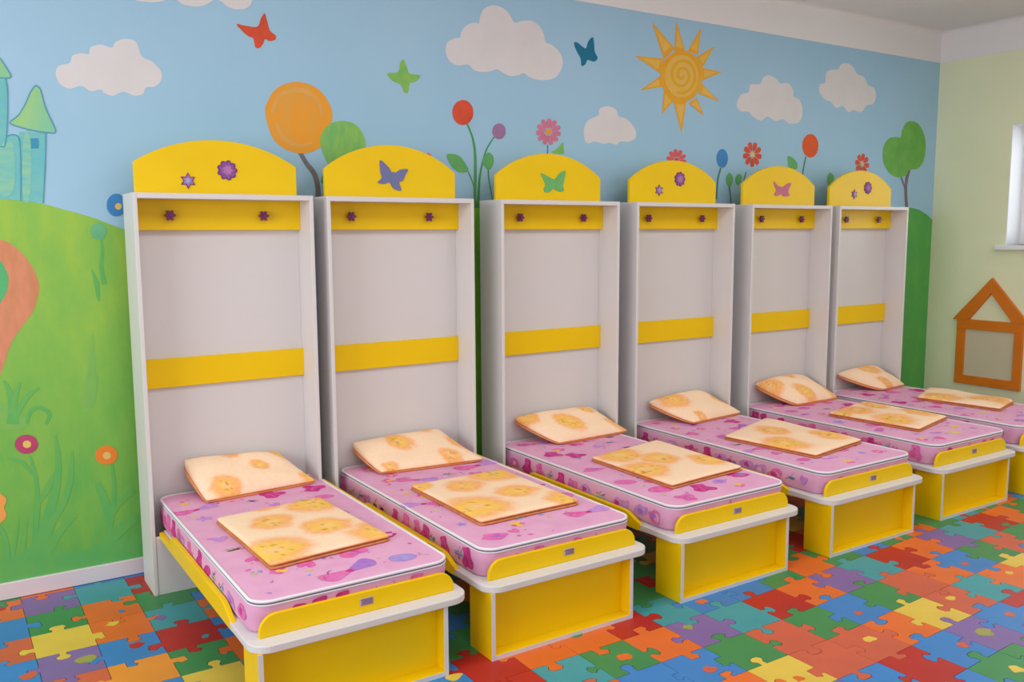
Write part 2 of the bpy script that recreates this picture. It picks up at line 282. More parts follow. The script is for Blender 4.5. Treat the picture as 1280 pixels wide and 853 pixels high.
# ---------------------------------------------------------------- mural painted on the back wall
MURAL = [
 ('painted_cloud','white',1,[(-0.139,2.253),(-0.139,2.263),(-0.137,2.273),(-0.133,2.282),(-0.127,2.29),(-0.117,2.296),(-0.105,2.299),(-0.092,2.303),(-0.083,2.308),(-0.078,2.315),(-0.076,2.324),(-0.074,2.332),(-0.07,2.339),(-0.063,2.344),(-0.053,2.348),(-0.043,2.351),(-0.034,2.353),(-0.026,2.353),(-0.018,2.352),(-0.011,2.351),(-0.005,2.353),(-0.002,2.358),(-0.001,2.366),(-0,2.375),(0.004,2.382),(0.012,2.388),(0.023,2.392),(0.035,2.396),(0.047,2.398),(0.058,2.396),(0.069,2.393),(0.08,2.389),(0.088,2.389),(0.094,2.393),(0.097,2.4),(0.1,2.408),(0.106,2.415),(0.115,2.421),(0.126,2.427),(0.138,2.431),(0.15,2.433),(0.161,2.434),(0.173,2.433),(0.184,2.429),(0.193,2.422),(0.198,2.41),(0.202,2.394),(0.206,2.377),(0.212,2.364),(0.221,2.358),(0.232,2.354),(0.244,2.351),(0.255,2.346),(0.266,2.337),(0.276,2.326),(0.286,2.315),(0.292,2.303),(0.294,2.293),(0.293,2.282),(0.29,2.272),(0.287,2.263),(0.282,2.255),(0.276,2.248),(0.268,2.242),(0.261,2.237),(0.251,2.234),(0.24,2.233),(0.229,2.232),(0.221,2.228),(0.217,2.223),(0.215,2.215),(0.213,2.207),(0.209,2.201),(0.201,2.197),(0.191,2.193),(0.18,2.191),(0.169,2.19),(0.159,2.193),(0.148,2.198),(0.138,2.202),(0.127,2.204),(0.116,2.2),(0.104,2.194),(0.093,2.187),(0.083,2.183),(0.072,2.183),(0.062,2.185),(0.053,2.189),(0.046,2.192),(0.042,2.195),(0.041,2.2),(0.04,2.204),(0.036,2.205),(0.027,2.204),(0.016,2.2),(0.004,2.196),(-0.007,2.195),(-0.016,2.199),(-0.024,2.205),(-0.032,2.212),(-0.042,2.215),(-0.053,2.213),(-0.065,2.207),(-0.078,2.202),(-0.089,2.2),(-0.099,2.201),(-0.109,2.205),(-0.118,2.21),(-0.125,2.216),(-0.131,2.224),(-0.135,2.234),(-0.138,2.244)],'white cloud painted left of the orange round tree'),
 ('painted_cloud','white',1,[(0.163,2.632),(0.168,2.637),(0.176,2.641),(0.188,2.646),(0.201,2.653),(0.214,2.662),(0.228,2.673),(0.245,2.684),(0.265,2.694),(0.291,2.701),(0.32,2.707),(0.352,2.712),(0.384,2.716),(0.416,2.721),(0.45,2.725),(0.484,2.728),(0.517,2.73),(0.55,2.73),(0.583,2.73),(0.615,2.728),(0.642,2.725),(0.666,2.721),(0.686,2.716),(0.703,2.709),(0.715,2.701),(0.72,2.692),(0.721,2.682),(0.718,2.671),(0.715,2.662),(0.711,2.653),(0.706,2.646),(0.699,2.639),(0.691,2.633),(0.681,2.628),(0.669,2.625),(0.656,2.622),(0.644,2.621),(0.632,2.621),(0.619,2.623),(0.608,2.626),(0.598,2.63),(0.591,2.634),(0.586,2.638),(0.581,2.643),(0.576,2.646),(0.568,2.649),(0.56,2.651),(0.551,2.652),(0.542,2.65),(0.532,2.645),(0.522,2.637),(0.511,2.629),(0.501,2.623),(0.49,2.618),(0.479,2.614),(0.468,2.611),(0.456,2.609),(0.442,2.609),(0.427,2.609),(0.412,2.61),(0.401,2.612),(0.393,2.615),(0.387,2.619),(0.382,2.623),(0.377,2.626),(0.37,2.628),(0.363,2.63),(0.355,2.631),(0.347,2.631),(0.34,2.629),(0.332,2.624),(0.324,2.62),(0.314,2.616),(0.303,2.612),(0.291,2.609),(0.279,2.606),(0.266,2.604),(0.252,2.603),(0.238,2.602),(0.225,2.602),(0.214,2.602),(0.205,2.603),(0.199,2.604),(0.194,2.606),(0.188,2.609),(0.18,2.613),(0.172,2.619),(0.165,2.626)],'white cloud painted at the top edge above the orange butterfly'),
 ('painted_cloud','white',1,[(1.757,2.563),(1.759,2.571),(1.761,2.58),(1.765,2.588),(1.771,2.596),(1.78,2.603),(1.791,2.609),(1.803,2.615),(1.813,2.62),(1.823,2.622),(1.832,2.623),(1.839,2.624),(1.846,2.627),(1.849,2.634),(1.85,2.642),(1.852,2.651),(1.856,2.66),(1.863,2.67),(1.872,2.681),(1.883,2.691),(1.894,2.7),(1.906,2.706),(1.918,2.711),(1.931,2.715),(1.941,2.717),(1.95,2.717),(1.957,2.716),(1.962,2.714),(1.967,2.716),(1.97,2.723),(1.971,2.732),(1.972,2.743),(1.975,2.753),(1.98,2.764),(1.985,2.775),(1.991,2.786),(2,2.796),(2.011,2.804),(2.024,2.811),(2.039,2.818),(2.053,2.822),(2.068,2.824),(2.083,2.824),(2.098,2.822),(2.112,2.82),(2.125,2.816),(2.138,2.811),(2.15,2.804),(2.161,2.796),(2.171,2.784),(2.18,2.77),(2.189,2.756),(2.199,2.748),(2.211,2.748),(2.224,2.753),(2.237,2.759),(2.252,2.764),(2.269,2.767),(2.288,2.769),(2.307,2.771),(2.324,2.77),(2.339,2.766),(2.353,2.76),(2.365,2.753),(2.376,2.744),(2.385,2.734),(2.393,2.722),(2.4,2.709),(2.405,2.698),(2.408,2.688),(2.409,2.679),(2.411,2.67),(2.416,2.664),(2.424,2.66),(2.435,2.659),(2.448,2.657),(2.46,2.654),(2.474,2.647),(2.488,2.638),(2.502,2.628),(2.514,2.617),(2.523,2.606),(2.53,2.594),(2.535,2.581),(2.538,2.569),(2.538,2.556),(2.535,2.544),(2.531,2.532),(2.525,2.52),(2.518,2.508),(2.51,2.496),(2.499,2.484),(2.487,2.475),(2.472,2.467),(2.455,2.46),(2.436,2.455),(2.418,2.452),(2.399,2.449),(2.38,2.448),(2.361,2.448),(2.344,2.449),(2.329,2.451),(2.315,2.454),(2.303,2.458),(2.292,2.461),(2.282,2.466),(2.274,2.471),(2.267,2.475),(2.259,2.477),(2.251,2.475),(2.243,2.471),(2.235,2.466),(2.225,2.462),(2.212,2.459),(2.198,2.455),(2.183,2.453),(2.169,2.452),(2.156,2.454),(2.143,2.458),(2.131,2.462),(2.119,2.467),(2.109,2.471),(2.1,2.476),(2.091,2.48),(2.082,2.482),(2.073,2.48),(2.064,2.477),(2.055,2.472),(2.045,2.468),(2.034,2.465),(2.022,2.462),(2.01,2.459),(1.996,2.458),(1.981,2.458),(1.964,2.458),(1.948,2.46),(1.934,2.463),(1.923,2.469),(1.914,2.478),(1.905,2.486),(1.894,2.49),(1.88,2.489),(1.865,2.485),(1.849,2.48),(1.834,2.478),(1.82,2.48),(1.807,2.484),(1.794,2.489),(1.783,2.495),(1.775,2.502),(1.769,2.511),(1.765,2.519),(1.761,2.528),(1.758,2.537),(1.757,2.546),(1.756,2.554)],'large white cloud painted above the third cabinet'),
 ('painted_cloud','white',1,[(2.693,2.178),(2.696,2.195),(2.702,2.212),(2.711,2.228),(2.723,2.242),(2.741,2.252),(2.764,2.261),(2.786,2.269),(2.803,2.278),(2.809,2.288),(2.808,2.298),(2.807,2.308),(2.812,2.317),(2.826,2.325),(2.845,2.332),(2.865,2.337),(2.884,2.339),(2.901,2.337),(2.918,2.332),(2.934,2.326),(2.946,2.318),(2.952,2.311),(2.953,2.301),(2.954,2.292),(2.961,2.285),(2.974,2.28),(2.992,2.278),(3.012,2.275),(3.03,2.269),(3.048,2.258),(3.066,2.245),(3.083,2.231),(3.095,2.217),(3.102,2.203),(3.106,2.187),(3.106,2.173),(3.102,2.161),(3.093,2.152),(3.079,2.144),(3.063,2.139),(3.047,2.134),(3.03,2.132),(3.011,2.132),(2.994,2.132),(2.979,2.131),(2.969,2.126),(2.963,2.12),(2.957,2.114),(2.948,2.11),(2.937,2.111),(2.923,2.114),(2.91,2.117),(2.896,2.119),(2.884,2.118),(2.872,2.115),(2.859,2.113),(2.845,2.112),(2.828,2.113),(2.81,2.116),(2.791,2.119),(2.774,2.121),(2.757,2.117),(2.74,2.111),(2.726,2.107),(2.714,2.11),(2.705,2.121),(2.698,2.139),(2.694,2.16)],'small white cloud painted above the gap beside the third cabinet'),
 ('painted_cloud','white',1,[(3.99,2.425),(3.994,2.442),(4.004,2.462),(4.018,2.482),(4.033,2.497),(4.05,2.505),(4.07,2.508),(4.09,2.511),(4.104,2.517),(4.11,2.529),(4.111,2.544),(4.112,2.559),(4.12,2.57),(4.14,2.575),(4.167,2.576),(4.194,2.577),(4.216,2.582),(4.228,2.592),(4.234,2.605),(4.239,2.618),(4.248,2.628),(4.262,2.636),(4.278,2.642),(4.296,2.646),(4.314,2.647),(4.333,2.644),(4.354,2.637),(4.374,2.63),(4.39,2.623),(4.4,2.617),(4.406,2.611),(4.413,2.606),(4.423,2.603),(4.441,2.604),(4.463,2.608),(4.486,2.611),(4.505,2.61),(4.521,2.602),(4.536,2.591),(4.548,2.577),(4.557,2.565),(4.561,2.554),(4.56,2.544),(4.56,2.533),(4.565,2.524),(4.579,2.518),(4.599,2.514),(4.62,2.509),(4.636,2.499),(4.648,2.482),(4.658,2.461),(4.664,2.439),(4.666,2.419),(4.663,2.4),(4.656,2.381),(4.645,2.365),(4.63,2.352),(4.609,2.343),(4.583,2.337),(4.556,2.334),(4.532,2.333),(4.513,2.338),(4.496,2.346),(4.48,2.355),(4.462,2.36),(4.442,2.357),(4.422,2.351),(4.401,2.344),(4.381,2.342),(4.36,2.347),(4.339,2.355),(4.318,2.364),(4.299,2.367),(4.282,2.362),(4.266,2.352),(4.251,2.342),(4.234,2.336),(4.214,2.338),(4.193,2.343),(4.173,2.35),(4.154,2.358),(4.139,2.366),(4.127,2.375),(4.115,2.384),(4.101,2.389),(4.086,2.39),(4.069,2.387),(4.052,2.384),(4.037,2.385),(4.022,2.391),(4.007,2.4),(3.995,2.412)],'white cloud painted to the right of the sun'),
 ('painted_cloud','white',1,[(4.838,2.585),(4.835,2.598),(4.838,2.612),(4.843,2.625),(4.851,2.635),(4.862,2.639),(4.877,2.64),(4.891,2.64),(4.902,2.647),(4.905,2.661),(4.904,2.681),(4.904,2.702),(4.909,2.718),(4.921,2.729),(4.938,2.737),(4.957,2.743),(4.975,2.748),(4.992,2.75),(5.008,2.75),(5.025,2.751),(5.038,2.754),(5.049,2.762),(5.057,2.774),(5.064,2.785),(5.075,2.794),(5.09,2.801),(5.107,2.806),(5.126,2.809),(5.144,2.81),(5.162,2.808),(5.181,2.803),(5.199,2.797),(5.216,2.789),(5.229,2.779),(5.24,2.766),(5.252,2.753),(5.266,2.743),(5.286,2.738),(5.308,2.736),(5.331,2.734),(5.351,2.729),(5.366,2.717),(5.378,2.702),(5.389,2.686),(5.403,2.674),(5.421,2.669),(5.442,2.666),(5.462,2.664),(5.478,2.658),(5.49,2.647),(5.499,2.633),(5.505,2.617),(5.507,2.601),(5.504,2.585),(5.497,2.568),(5.487,2.552),(5.474,2.539),(5.457,2.532),(5.436,2.53),(5.414,2.527),(5.394,2.521),(5.378,2.509),(5.364,2.492),(5.349,2.477),(5.332,2.467),(5.312,2.465),(5.291,2.469),(5.268,2.474),(5.248,2.476),(5.229,2.472),(5.212,2.466),(5.195,2.46),(5.178,2.459),(5.161,2.466),(5.144,2.479),(5.127,2.491),(5.11,2.498),(5.092,2.496),(5.073,2.488),(5.055,2.48),(5.037,2.479),(5.02,2.485),(5.003,2.497),(4.987,2.51),(4.97,2.52),(4.952,2.524),(4.933,2.525),(4.914,2.527),(4.897,2.533),(4.879,2.543),(4.862,2.556),(4.847,2.571)],'white cloud painted nearest the green wall'),
 ('painted_butterfly','red',2,[(0.64,2.554),(0.645,2.556),(0.654,2.555),(0.665,2.553),(0.676,2.552),(0.686,2.551),(0.697,2.551),(0.708,2.55),(0.717,2.551),(0.725,2.551),(0.731,2.552),(0.737,2.554),(0.742,2.558),(0.746,2.564),(0.749,2.572),(0.751,2.581),(0.755,2.59),(0.759,2.599),(0.765,2.609),(0.77,2.617),(0.774,2.621),(0.777,2.618),(0.78,2.611),(0.782,2.601),(0.785,2.59),(0.788,2.579),(0.791,2.566),(0.794,2.553),(0.798,2.543),(0.805,2.536),(0.813,2.531),(0.82,2.527),(0.825,2.523),(0.827,2.517),(0.827,2.512),(0.825,2.506),(0.821,2.502),(0.816,2.499),(0.808,2.497),(0.8,2.495),(0.793,2.494),(0.787,2.495),(0.782,2.498),(0.777,2.5),(0.772,2.5),(0.769,2.496),(0.767,2.491),(0.765,2.484),(0.763,2.478),(0.758,2.472),(0.754,2.466),(0.749,2.46),(0.744,2.456),(0.738,2.454),(0.732,2.454),(0.727,2.456),(0.723,2.46),(0.721,2.467),(0.72,2.478),(0.719,2.488),(0.717,2.496),(0.712,2.5),(0.706,2.502),(0.699,2.503),(0.692,2.505),(0.685,2.51),(0.677,2.515),(0.67,2.521),(0.663,2.527),(0.656,2.535),(0.647,2.542),(0.641,2.549)],'orange red butterfly painted on the sky'),
 ('painted_butterfly','lime',2,[(1.41,2.399),(1.42,2.403),(1.438,2.404),(1.457,2.406),(1.471,2.411),(1.477,2.42),(1.48,2.432),(1.481,2.444),(1.484,2.455),(1.488,2.463),(1.492,2.471),(1.497,2.477),(1.502,2.478),(1.508,2.472),(1.514,2.461),(1.519,2.449),(1.524,2.439),(1.527,2.43),(1.529,2.422),(1.532,2.414),(1.539,2.409),(1.553,2.407),(1.572,2.407),(1.59,2.408),(1.601,2.405),(1.6,2.398),(1.593,2.389),(1.583,2.379),(1.574,2.372),(1.565,2.368),(1.555,2.366),(1.545,2.364),(1.538,2.359),(1.534,2.349),(1.533,2.336),(1.532,2.323),(1.529,2.314),(1.525,2.309),(1.519,2.307),(1.512,2.307),(1.506,2.31),(1.501,2.317),(1.497,2.328),(1.491,2.339),(1.484,2.348),(1.474,2.353),(1.462,2.356),(1.45,2.359),(1.439,2.364),(1.429,2.372),(1.418,2.382),(1.411,2.391)],'lime green butterfly painted above the second cabinet'),
 ('painted_butterfly','teal',2,[(2.618,2.679),(2.62,2.684),(2.625,2.688),(2.632,2.689),(2.64,2.688),(2.648,2.685),(2.659,2.679),(2.669,2.673),(2.679,2.668),(2.687,2.665),(2.694,2.661),(2.701,2.659),(2.707,2.661),(2.711,2.667),(2.715,2.678),(2.718,2.689),(2.723,2.699),(2.731,2.709),(2.74,2.72),(2.75,2.728),(2.757,2.73),(2.762,2.725),(2.765,2.713),(2.767,2.699),(2.769,2.687),(2.77,2.675),(2.771,2.664),(2.772,2.653),(2.775,2.644),(2.78,2.636),(2.787,2.628),(2.793,2.622),(2.795,2.615),(2.794,2.608),(2.789,2.602),(2.782,2.596),(2.775,2.592),(2.767,2.59),(2.758,2.59),(2.749,2.592),(2.741,2.593),(2.734,2.594),(2.729,2.595),(2.723,2.596),(2.718,2.595),(2.714,2.589),(2.71,2.582),(2.706,2.573),(2.702,2.567),(2.695,2.562),(2.687,2.558),(2.679,2.556),(2.674,2.558),(2.671,2.564),(2.671,2.575),(2.67,2.587),(2.668,2.598),(2.662,2.607),(2.655,2.616),(2.647,2.625),(2.64,2.634),(2.633,2.646),(2.626,2.658),(2.62,2.67)],'dark teal butterfly painted beside the large cloud'),
 ('painted_tree_crown','orange',2,[(0.76,2.156),(0.76,2.173),(0.763,2.187),(0.769,2.199),(0.775,2.212),(0.783,2.227),(0.792,2.243),(0.803,2.258),(0.816,2.271),(0.831,2.282),(0.848,2.292),(0.865,2.3),(0.882,2.306),(0.899,2.311),(0.915,2.314),(0.932,2.315),(0.949,2.314),(0.967,2.312),(0.987,2.308),(1.005,2.302),(1.022,2.294),(1.038,2.283),(1.052,2.271),(1.065,2.256),(1.076,2.241),(1.085,2.225),(1.094,2.209),(1.1,2.191),(1.103,2.172),(1.102,2.152),(1.098,2.13),(1.091,2.108),(1.085,2.087),(1.077,2.069),(1.069,2.051),(1.059,2.035),(1.048,2.021),(1.035,2.008),(1.022,1.998),(1.007,1.989),(0.992,1.982),(0.976,1.976),(0.959,1.972),(0.942,1.97),(0.924,1.97),(0.904,1.972),(0.883,1.977),(0.863,1.983),(0.845,1.992),(0.828,2.002),(0.813,2.013),(0.8,2.027),(0.788,2.046),(0.778,2.07),(0.77,2.1),(0.763,2.131)],'round orange tree crown painted behind the first two cabinets'),
 ('brush_swirl','orange_lt',3,[(0.801,2.155),(0.808,2.171),(0.814,2.188),(0.82,2.204),(0.827,2.218),(0.835,2.229),(0.845,2.237),(0.857,2.245),(0.87,2.251),(0.883,2.256),(0.896,2.26),(0.909,2.262),(0.923,2.263),(0.937,2.263),(0.95,2.262),(0.963,2.26),(0.975,2.256),(0.988,2.25),(0.999,2.243),(1.01,2.234),(1.019,2.225),(1.026,2.215),(1.031,2.203),(1.035,2.189),(1.038,2.174),(1.043,2.16),(1.056,2.164),(1.053,2.179),(1.05,2.193),(1.047,2.208),(1.042,2.223),(1.035,2.237),(1.025,2.248),(1.014,2.259),(1.001,2.268),(0.987,2.276),(0.972,2.282),(0.957,2.286),(0.941,2.288),(0.925,2.288),(0.908,2.286),(0.893,2.282),(0.877,2.278),(0.862,2.271),(0.847,2.263),(0.832,2.253),(0.82,2.241),(0.81,2.226),(0.802,2.21),(0.796,2.193),(0.79,2.176),(0.784,2.16)],None),
 ('brush_swirl','orange_lt',3,[(0.805,2.106),(0.81,2.094),(0.814,2.081),(0.818,2.068),(0.824,2.055),(0.833,2.042),(0.845,2.031),(0.859,2.021),(0.875,2.011),(0.892,2.004),(0.91,2),(0.927,2),(0.944,2.004),(0.961,2.009),(0.978,2.015),(0.994,2.02),(0.992,2.029),(0.975,2.026),(0.958,2.021),(0.942,2.017),(0.927,2.014),(0.913,2.015),(0.899,2.02),(0.885,2.027),(0.871,2.035),(0.858,2.045),(0.847,2.054),(0.839,2.064),(0.834,2.075),(0.829,2.087),(0.825,2.1),(0.82,2.113)],None),
 ('painted_trunk','grey',1,[(0.914,1.978),(0.92,1.966),(0.926,1.955),(0.932,1.943),(0.939,1.932),(0.946,1.92),(0.954,1.909),(0.962,1.899),(0.97,1.89),(0.977,1.88),(0.983,1.87),(0.988,1.86),(0.992,1.849),(0.995,1.838),(0.998,1.825),(1,1.81),(1.001,1.793),(1.001,1.772),(1,1.75),(1,1.729),(0.999,1.708),(0.999,1.689),(0.998,1.67),(0.997,1.652),(0.997,1.634),(0.996,1.616),(1.024,1.616),(1.024,1.634),(1.025,1.652),(1.026,1.671),(1.026,1.689),(1.027,1.708),(1.027,1.729),(1.028,1.751),(1.029,1.773),(1.028,1.795),(1.027,1.814),(1.025,1.831),(1.022,1.845),(1.018,1.858),(1.013,1.871),(1.007,1.883),(0.999,1.895),(0.991,1.905),(0.982,1.915),(0.973,1.924),(0.966,1.933),(0.959,1.944),(0.953,1.954),(0.946,1.966),(0.94,1.977),(0.934,1.988)],'curved grey trunk below the orange crown'),
 ('painted_tree_crown','green_lt',3,[(1.032,2.036),(1.034,2.05),(1.038,2.064),(1.043,2.076),(1.05,2.088),(1.059,2.099),(1.069,2.109),(1.081,2.118),(1.093,2.125),(1.108,2.132),(1.124,2.137),(1.14,2.14),(1.157,2.142),(1.173,2.142),(1.19,2.14),(1.206,2.136),(1.221,2.13),(1.233,2.122),(1.245,2.112),(1.254,2.1),(1.263,2.087),(1.269,2.073),(1.274,2.059),(1.278,2.044),(1.279,2.028),(1.277,2.012),(1.273,1.994),(1.267,1.977),(1.259,1.961),(1.25,1.946),(1.24,1.931),(1.228,1.918),(1.214,1.906),(1.199,1.896),(1.183,1.887),(1.166,1.88),(1.149,1.878),(1.132,1.881),(1.116,1.888),(1.1,1.897),(1.086,1.908),(1.075,1.92),(1.066,1.934),(1.058,1.95),(1.051,1.965),(1.044,1.982),(1.038,2.001),(1.034,2.019)],'light green tree crown beside the orange one'),
 ('painted_leaf','leaf',2,[(1.054,1.888),(1.05,1.884),(1.044,1.873),(1.037,1.859),(1.033,1.848),(1.031,1.841),(1.03,1.836),(1.031,1.832),(1.032,1.829),(1.036,1.826),(1.042,1.824),(1.048,1.824),(1.052,1.829),(1.054,1.842),(1.055,1.861),(1.055,1.879)],None),
 ('painted_flower','red',3,[(1.926,2.235),(1.923,2.214),(1.913,2.195),(1.898,2.179),(1.879,2.168),(1.858,2.163),(1.837,2.165),(1.818,2.174),(1.804,2.188),(1.795,2.206),(1.792,2.226),(1.795,2.247),(1.805,2.267),(1.82,2.283),(1.839,2.293),(1.859,2.298),(1.88,2.297),(1.899,2.288),(1.914,2.274),(1.923,2.256)],'red oval flower painted above the gap by the third cabinet'),
 ('painted_flower','purple',3,[(2.137,2.146),(2.135,2.132),(2.128,2.12),(2.118,2.109),(2.106,2.102),(2.092,2.1),(2.078,2.101),(2.065,2.107),(2.055,2.116),(2.049,2.128),(2.047,2.141),(2.05,2.155),(2.056,2.167),(2.066,2.177),(2.078,2.184),(2.092,2.187),(2.106,2.186),(2.119,2.181),(2.129,2.171),(2.135,2.16)],'purple oval flower painted beside the red one'),
 ('painted_stem','stem',2,[(1.881,2.17),(1.887,2.156),(1.894,2.141),(1.901,2.127),(1.907,2.113),(1.912,2.099),(1.916,2.084),(1.919,2.069),(1.922,2.053),(1.924,2.036),(1.925,2.019),(1.926,1.999),(1.927,1.979),(1.927,1.957),(1.926,1.935),(1.926,1.913),(1.925,1.89),(1.924,1.866),(1.923,1.842),(1.922,1.819),(1.921,1.797),(1.921,1.779),(1.921,1.762),(1.92,1.746),(1.92,1.731),(1.92,1.715),(1.939,1.715),(1.94,1.731),(1.94,1.746),(1.94,1.762),(1.94,1.779),(1.94,1.798),(1.941,1.819),(1.942,1.842),(1.943,1.866),(1.943,1.89),(1.944,1.913),(1.944,1.936),(1.944,1.958),(1.944,1.98),(1.943,2.001),(1.941,2.02),(1.939,2.039),(1.936,2.055),(1.933,2.071),(1.929,2.087),(1.924,2.102),(1.918,2.117),(1.911,2.132),(1.904,2.146),(1.897,2.159),(1.89,2.173)],None),
 ('painted_stem','stem',2,[(2.056,2.114),(2.046,2.099),(2.035,2.085),(2.025,2.071),(2.014,2.056),(2.005,2.041),(1.998,2.025),(1.991,2.008),(1.985,1.991),(1.979,1.974),(1.974,1.957),(1.969,1.94),(1.965,1.924),(1.961,1.908),(1.957,1.891),(1.954,1.873),(1.951,1.852),(1.949,1.829),(1.947,1.805),(1.945,1.783),(1.943,1.765),(1.942,1.751),(1.942,1.741),(1.941,1.732),(1.941,1.724),(1.94,1.715),(1.964,1.715),(1.963,1.724),(1.963,1.732),(1.962,1.741),(1.962,1.751),(1.962,1.765),(1.963,1.783),(1.963,1.805),(1.964,1.828),(1.966,1.851),(1.968,1.872),(1.97,1.89),(1.973,1.907),(1.976,1.923),(1.98,1.939),(1.985,1.955),(1.99,1.972),(1.995,1.989),(2,2.006),(2.007,2.022),(2.014,2.038),(2.022,2.053),(2.032,2.067),(2.042,2.082),(2.053,2.096),(2.063,2.11)],None),
 ('painted_stem','stem',2,[(1.879,1.922),(1.884,1.914),(1.889,1.905),(1.894,1.896),(1.898,1.887),(1.902,1.878),(1.907,1.869),(1.911,1.859),(1.914,1.849),(1.918,1.839),(1.92,1.83),(1.922,1.82),(1.924,1.81),(1.924,1.8),(1.925,1.791),(1.926,1.781),(1.935,1.781),(1.934,1.791),(1.933,1.801),(1.932,1.811),(1.93,1.821),(1.928,1.831),(1.925,1.841),(1.921,1.851),(1.917,1.861),(1.913,1.871),(1.909,1.88),(1.904,1.89),(1.899,1.899),(1.894,1.907),(1.89,1.916),(1.885,1.925)],None),
 ('painted_stem','stem',2,[(2.015,1.936),(2.015,1.924),(2.016,1.912),(2.016,1.899),(2.017,1.887),(2.019,1.874),(2.021,1.861),(2.024,1.847),(2.027,1.833),(2.03,1.82),(2.033,1.807),(2.035,1.795),(2.037,1.784),(2.039,1.772),(2.041,1.761),(2.043,1.749),(2.05,1.75),(2.049,1.762),(2.047,1.773),(2.045,1.785),(2.043,1.796),(2.041,1.809),(2.038,1.822),(2.035,1.835),(2.032,1.849),(2.029,1.862),(2.027,1.875),(2.025,1.887),(2.024,1.9),(2.024,1.912),(2.023,1.924),(2.022,1.937)],None),
 ('painted_leaf','leaf',3,[(1.753,1.997),(1.757,2.002),(1.766,2.005),(1.778,2.005),(1.788,2.005),(1.799,2.005),(1.809,2.004),(1.82,2.002),(1.831,1.997),(1.841,1.99),(1.851,1.981),(1.86,1.97),(1.868,1.96),(1.876,1.949),(1.884,1.938),(1.889,1.928),(1.89,1.92),(1.885,1.914),(1.875,1.91),(1.864,1.907),(1.853,1.906),(1.843,1.907),(1.832,1.909),(1.821,1.912),(1.811,1.917),(1.801,1.923),(1.792,1.93),(1.784,1.939),(1.776,1.948),(1.768,1.96),(1.76,1.974),(1.754,1.987)],None),
 ('painted_leaf','leaf',3,[(2.019,2.023),(2.027,2.022),(2.035,2.019),(2.043,2.014),(2.049,2.008),(2.053,2.001),(2.055,1.993),(2.056,1.984),(2.056,1.975),(2.054,1.966),(2.051,1.957),(2.048,1.949),(2.043,1.942),(2.038,1.936),(2.032,1.931),(2.025,1.927),(2.018,1.927),(2.012,1.929),(2.006,1.935),(1.999,1.942),(1.994,1.948),(1.989,1.954),(1.984,1.959),(1.981,1.965),(1.98,1.972),(1.982,1.98),(1.987,1.99),(1.994,1.998),(2,2.006),(2.004,2.012),(2.009,2.018),(2.014,2.022)],None),
 ('painted_petal','pink',3,[(2.456,2.158),(2.461,2.152),(2.472,2.146),(2.484,2.141),(2.494,2.139),(2.505,2.138),(2.513,2.139),(2.518,2.141),(2.521,2.146),(2.523,2.15),(2.524,2.154),(2.522,2.159),(2.519,2.162),(2.511,2.165),(2.501,2.167),(2.49,2.167),(2.477,2.165),(2.463,2.162)],'pink daisy painted above the third cabinet'),
 ('painted_petal','pink',3,[(2.45,2.148),(2.45,2.141),(2.456,2.13),(2.462,2.12),(2.469,2.113),(2.477,2.108),(2.484,2.105),(2.49,2.105),(2.495,2.107),(2.499,2.11),(2.502,2.113),(2.504,2.118),(2.503,2.123),(2.499,2.129),(2.492,2.135),(2.484,2.14),(2.472,2.145),(2.458,2.148)],None),
 ('painted_petal','pink',3,[(2.439,2.142),(2.435,2.135),(2.432,2.123),(2.431,2.112),(2.432,2.103),(2.435,2.095),(2.439,2.089),(2.444,2.086),(2.449,2.085),(2.454,2.086),(2.459,2.088),(2.464,2.091),(2.466,2.095),(2.466,2.102),(2.465,2.111),(2.461,2.119),(2.454,2.129),(2.446,2.138)],None),
 ('painted_petal','pink',3,[(2.426,2.142),(2.419,2.138),(2.409,2.129),(2.401,2.119),(2.397,2.111),(2.394,2.102),(2.393,2.095),(2.395,2.091),(2.399,2.088),(2.404,2.086),(2.408,2.085),(2.414,2.086),(2.419,2.089),(2.423,2.095),(2.428,2.103),(2.43,2.112),(2.431,2.123),(2.43,2.135)],None),
 ('painted_petal','pink',3,[(2.416,2.147),(2.408,2.148),(2.394,2.144),(2.382,2.14),(2.373,2.134),(2.365,2.128),(2.36,2.122),(2.359,2.117),(2.36,2.113),(2.363,2.109),(2.366,2.106),(2.371,2.104),(2.377,2.105),(2.384,2.108),(2.393,2.113),(2.4,2.12),(2.408,2.129),(2.415,2.14)],None),
 ('painted_petal','pink',3,[(2.411,2.157),(2.405,2.161),(2.392,2.165),(2.379,2.166),(2.368,2.166),(2.358,2.164),(2.351,2.161),(2.347,2.158),(2.345,2.153),(2.345,2.149),(2.346,2.145),(2.348,2.141),(2.353,2.138),(2.361,2.137),(2.371,2.138),(2.381,2.14),(2.394,2.145),(2.406,2.152)],None),
 ('painted_petal','pink',3,[(2.414,2.168),(2.411,2.175),(2.403,2.184),(2.393,2.191),(2.385,2.196),(2.375,2.199),(2.367,2.2),(2.362,2.198),(2.358,2.195),(2.355,2.192),(2.353,2.187),(2.352,2.183),(2.355,2.178),(2.361,2.174),(2.369,2.17),(2.379,2.167),(2.392,2.166),(2.406,2.166)],None),
 ('painted_petal','pink',3,[(2.423,2.176),(2.425,2.183),(2.423,2.195),(2.421,2.206),(2.416,2.214),(2.411,2.221),(2.405,2.226),(2.4,2.227),(2.394,2.227),(2.39,2.225),(2.386,2.222),(2.382,2.218),(2.381,2.213),(2.383,2.206),(2.388,2.199),(2.394,2.192),(2.404,2.185),(2.415,2.178)],None),
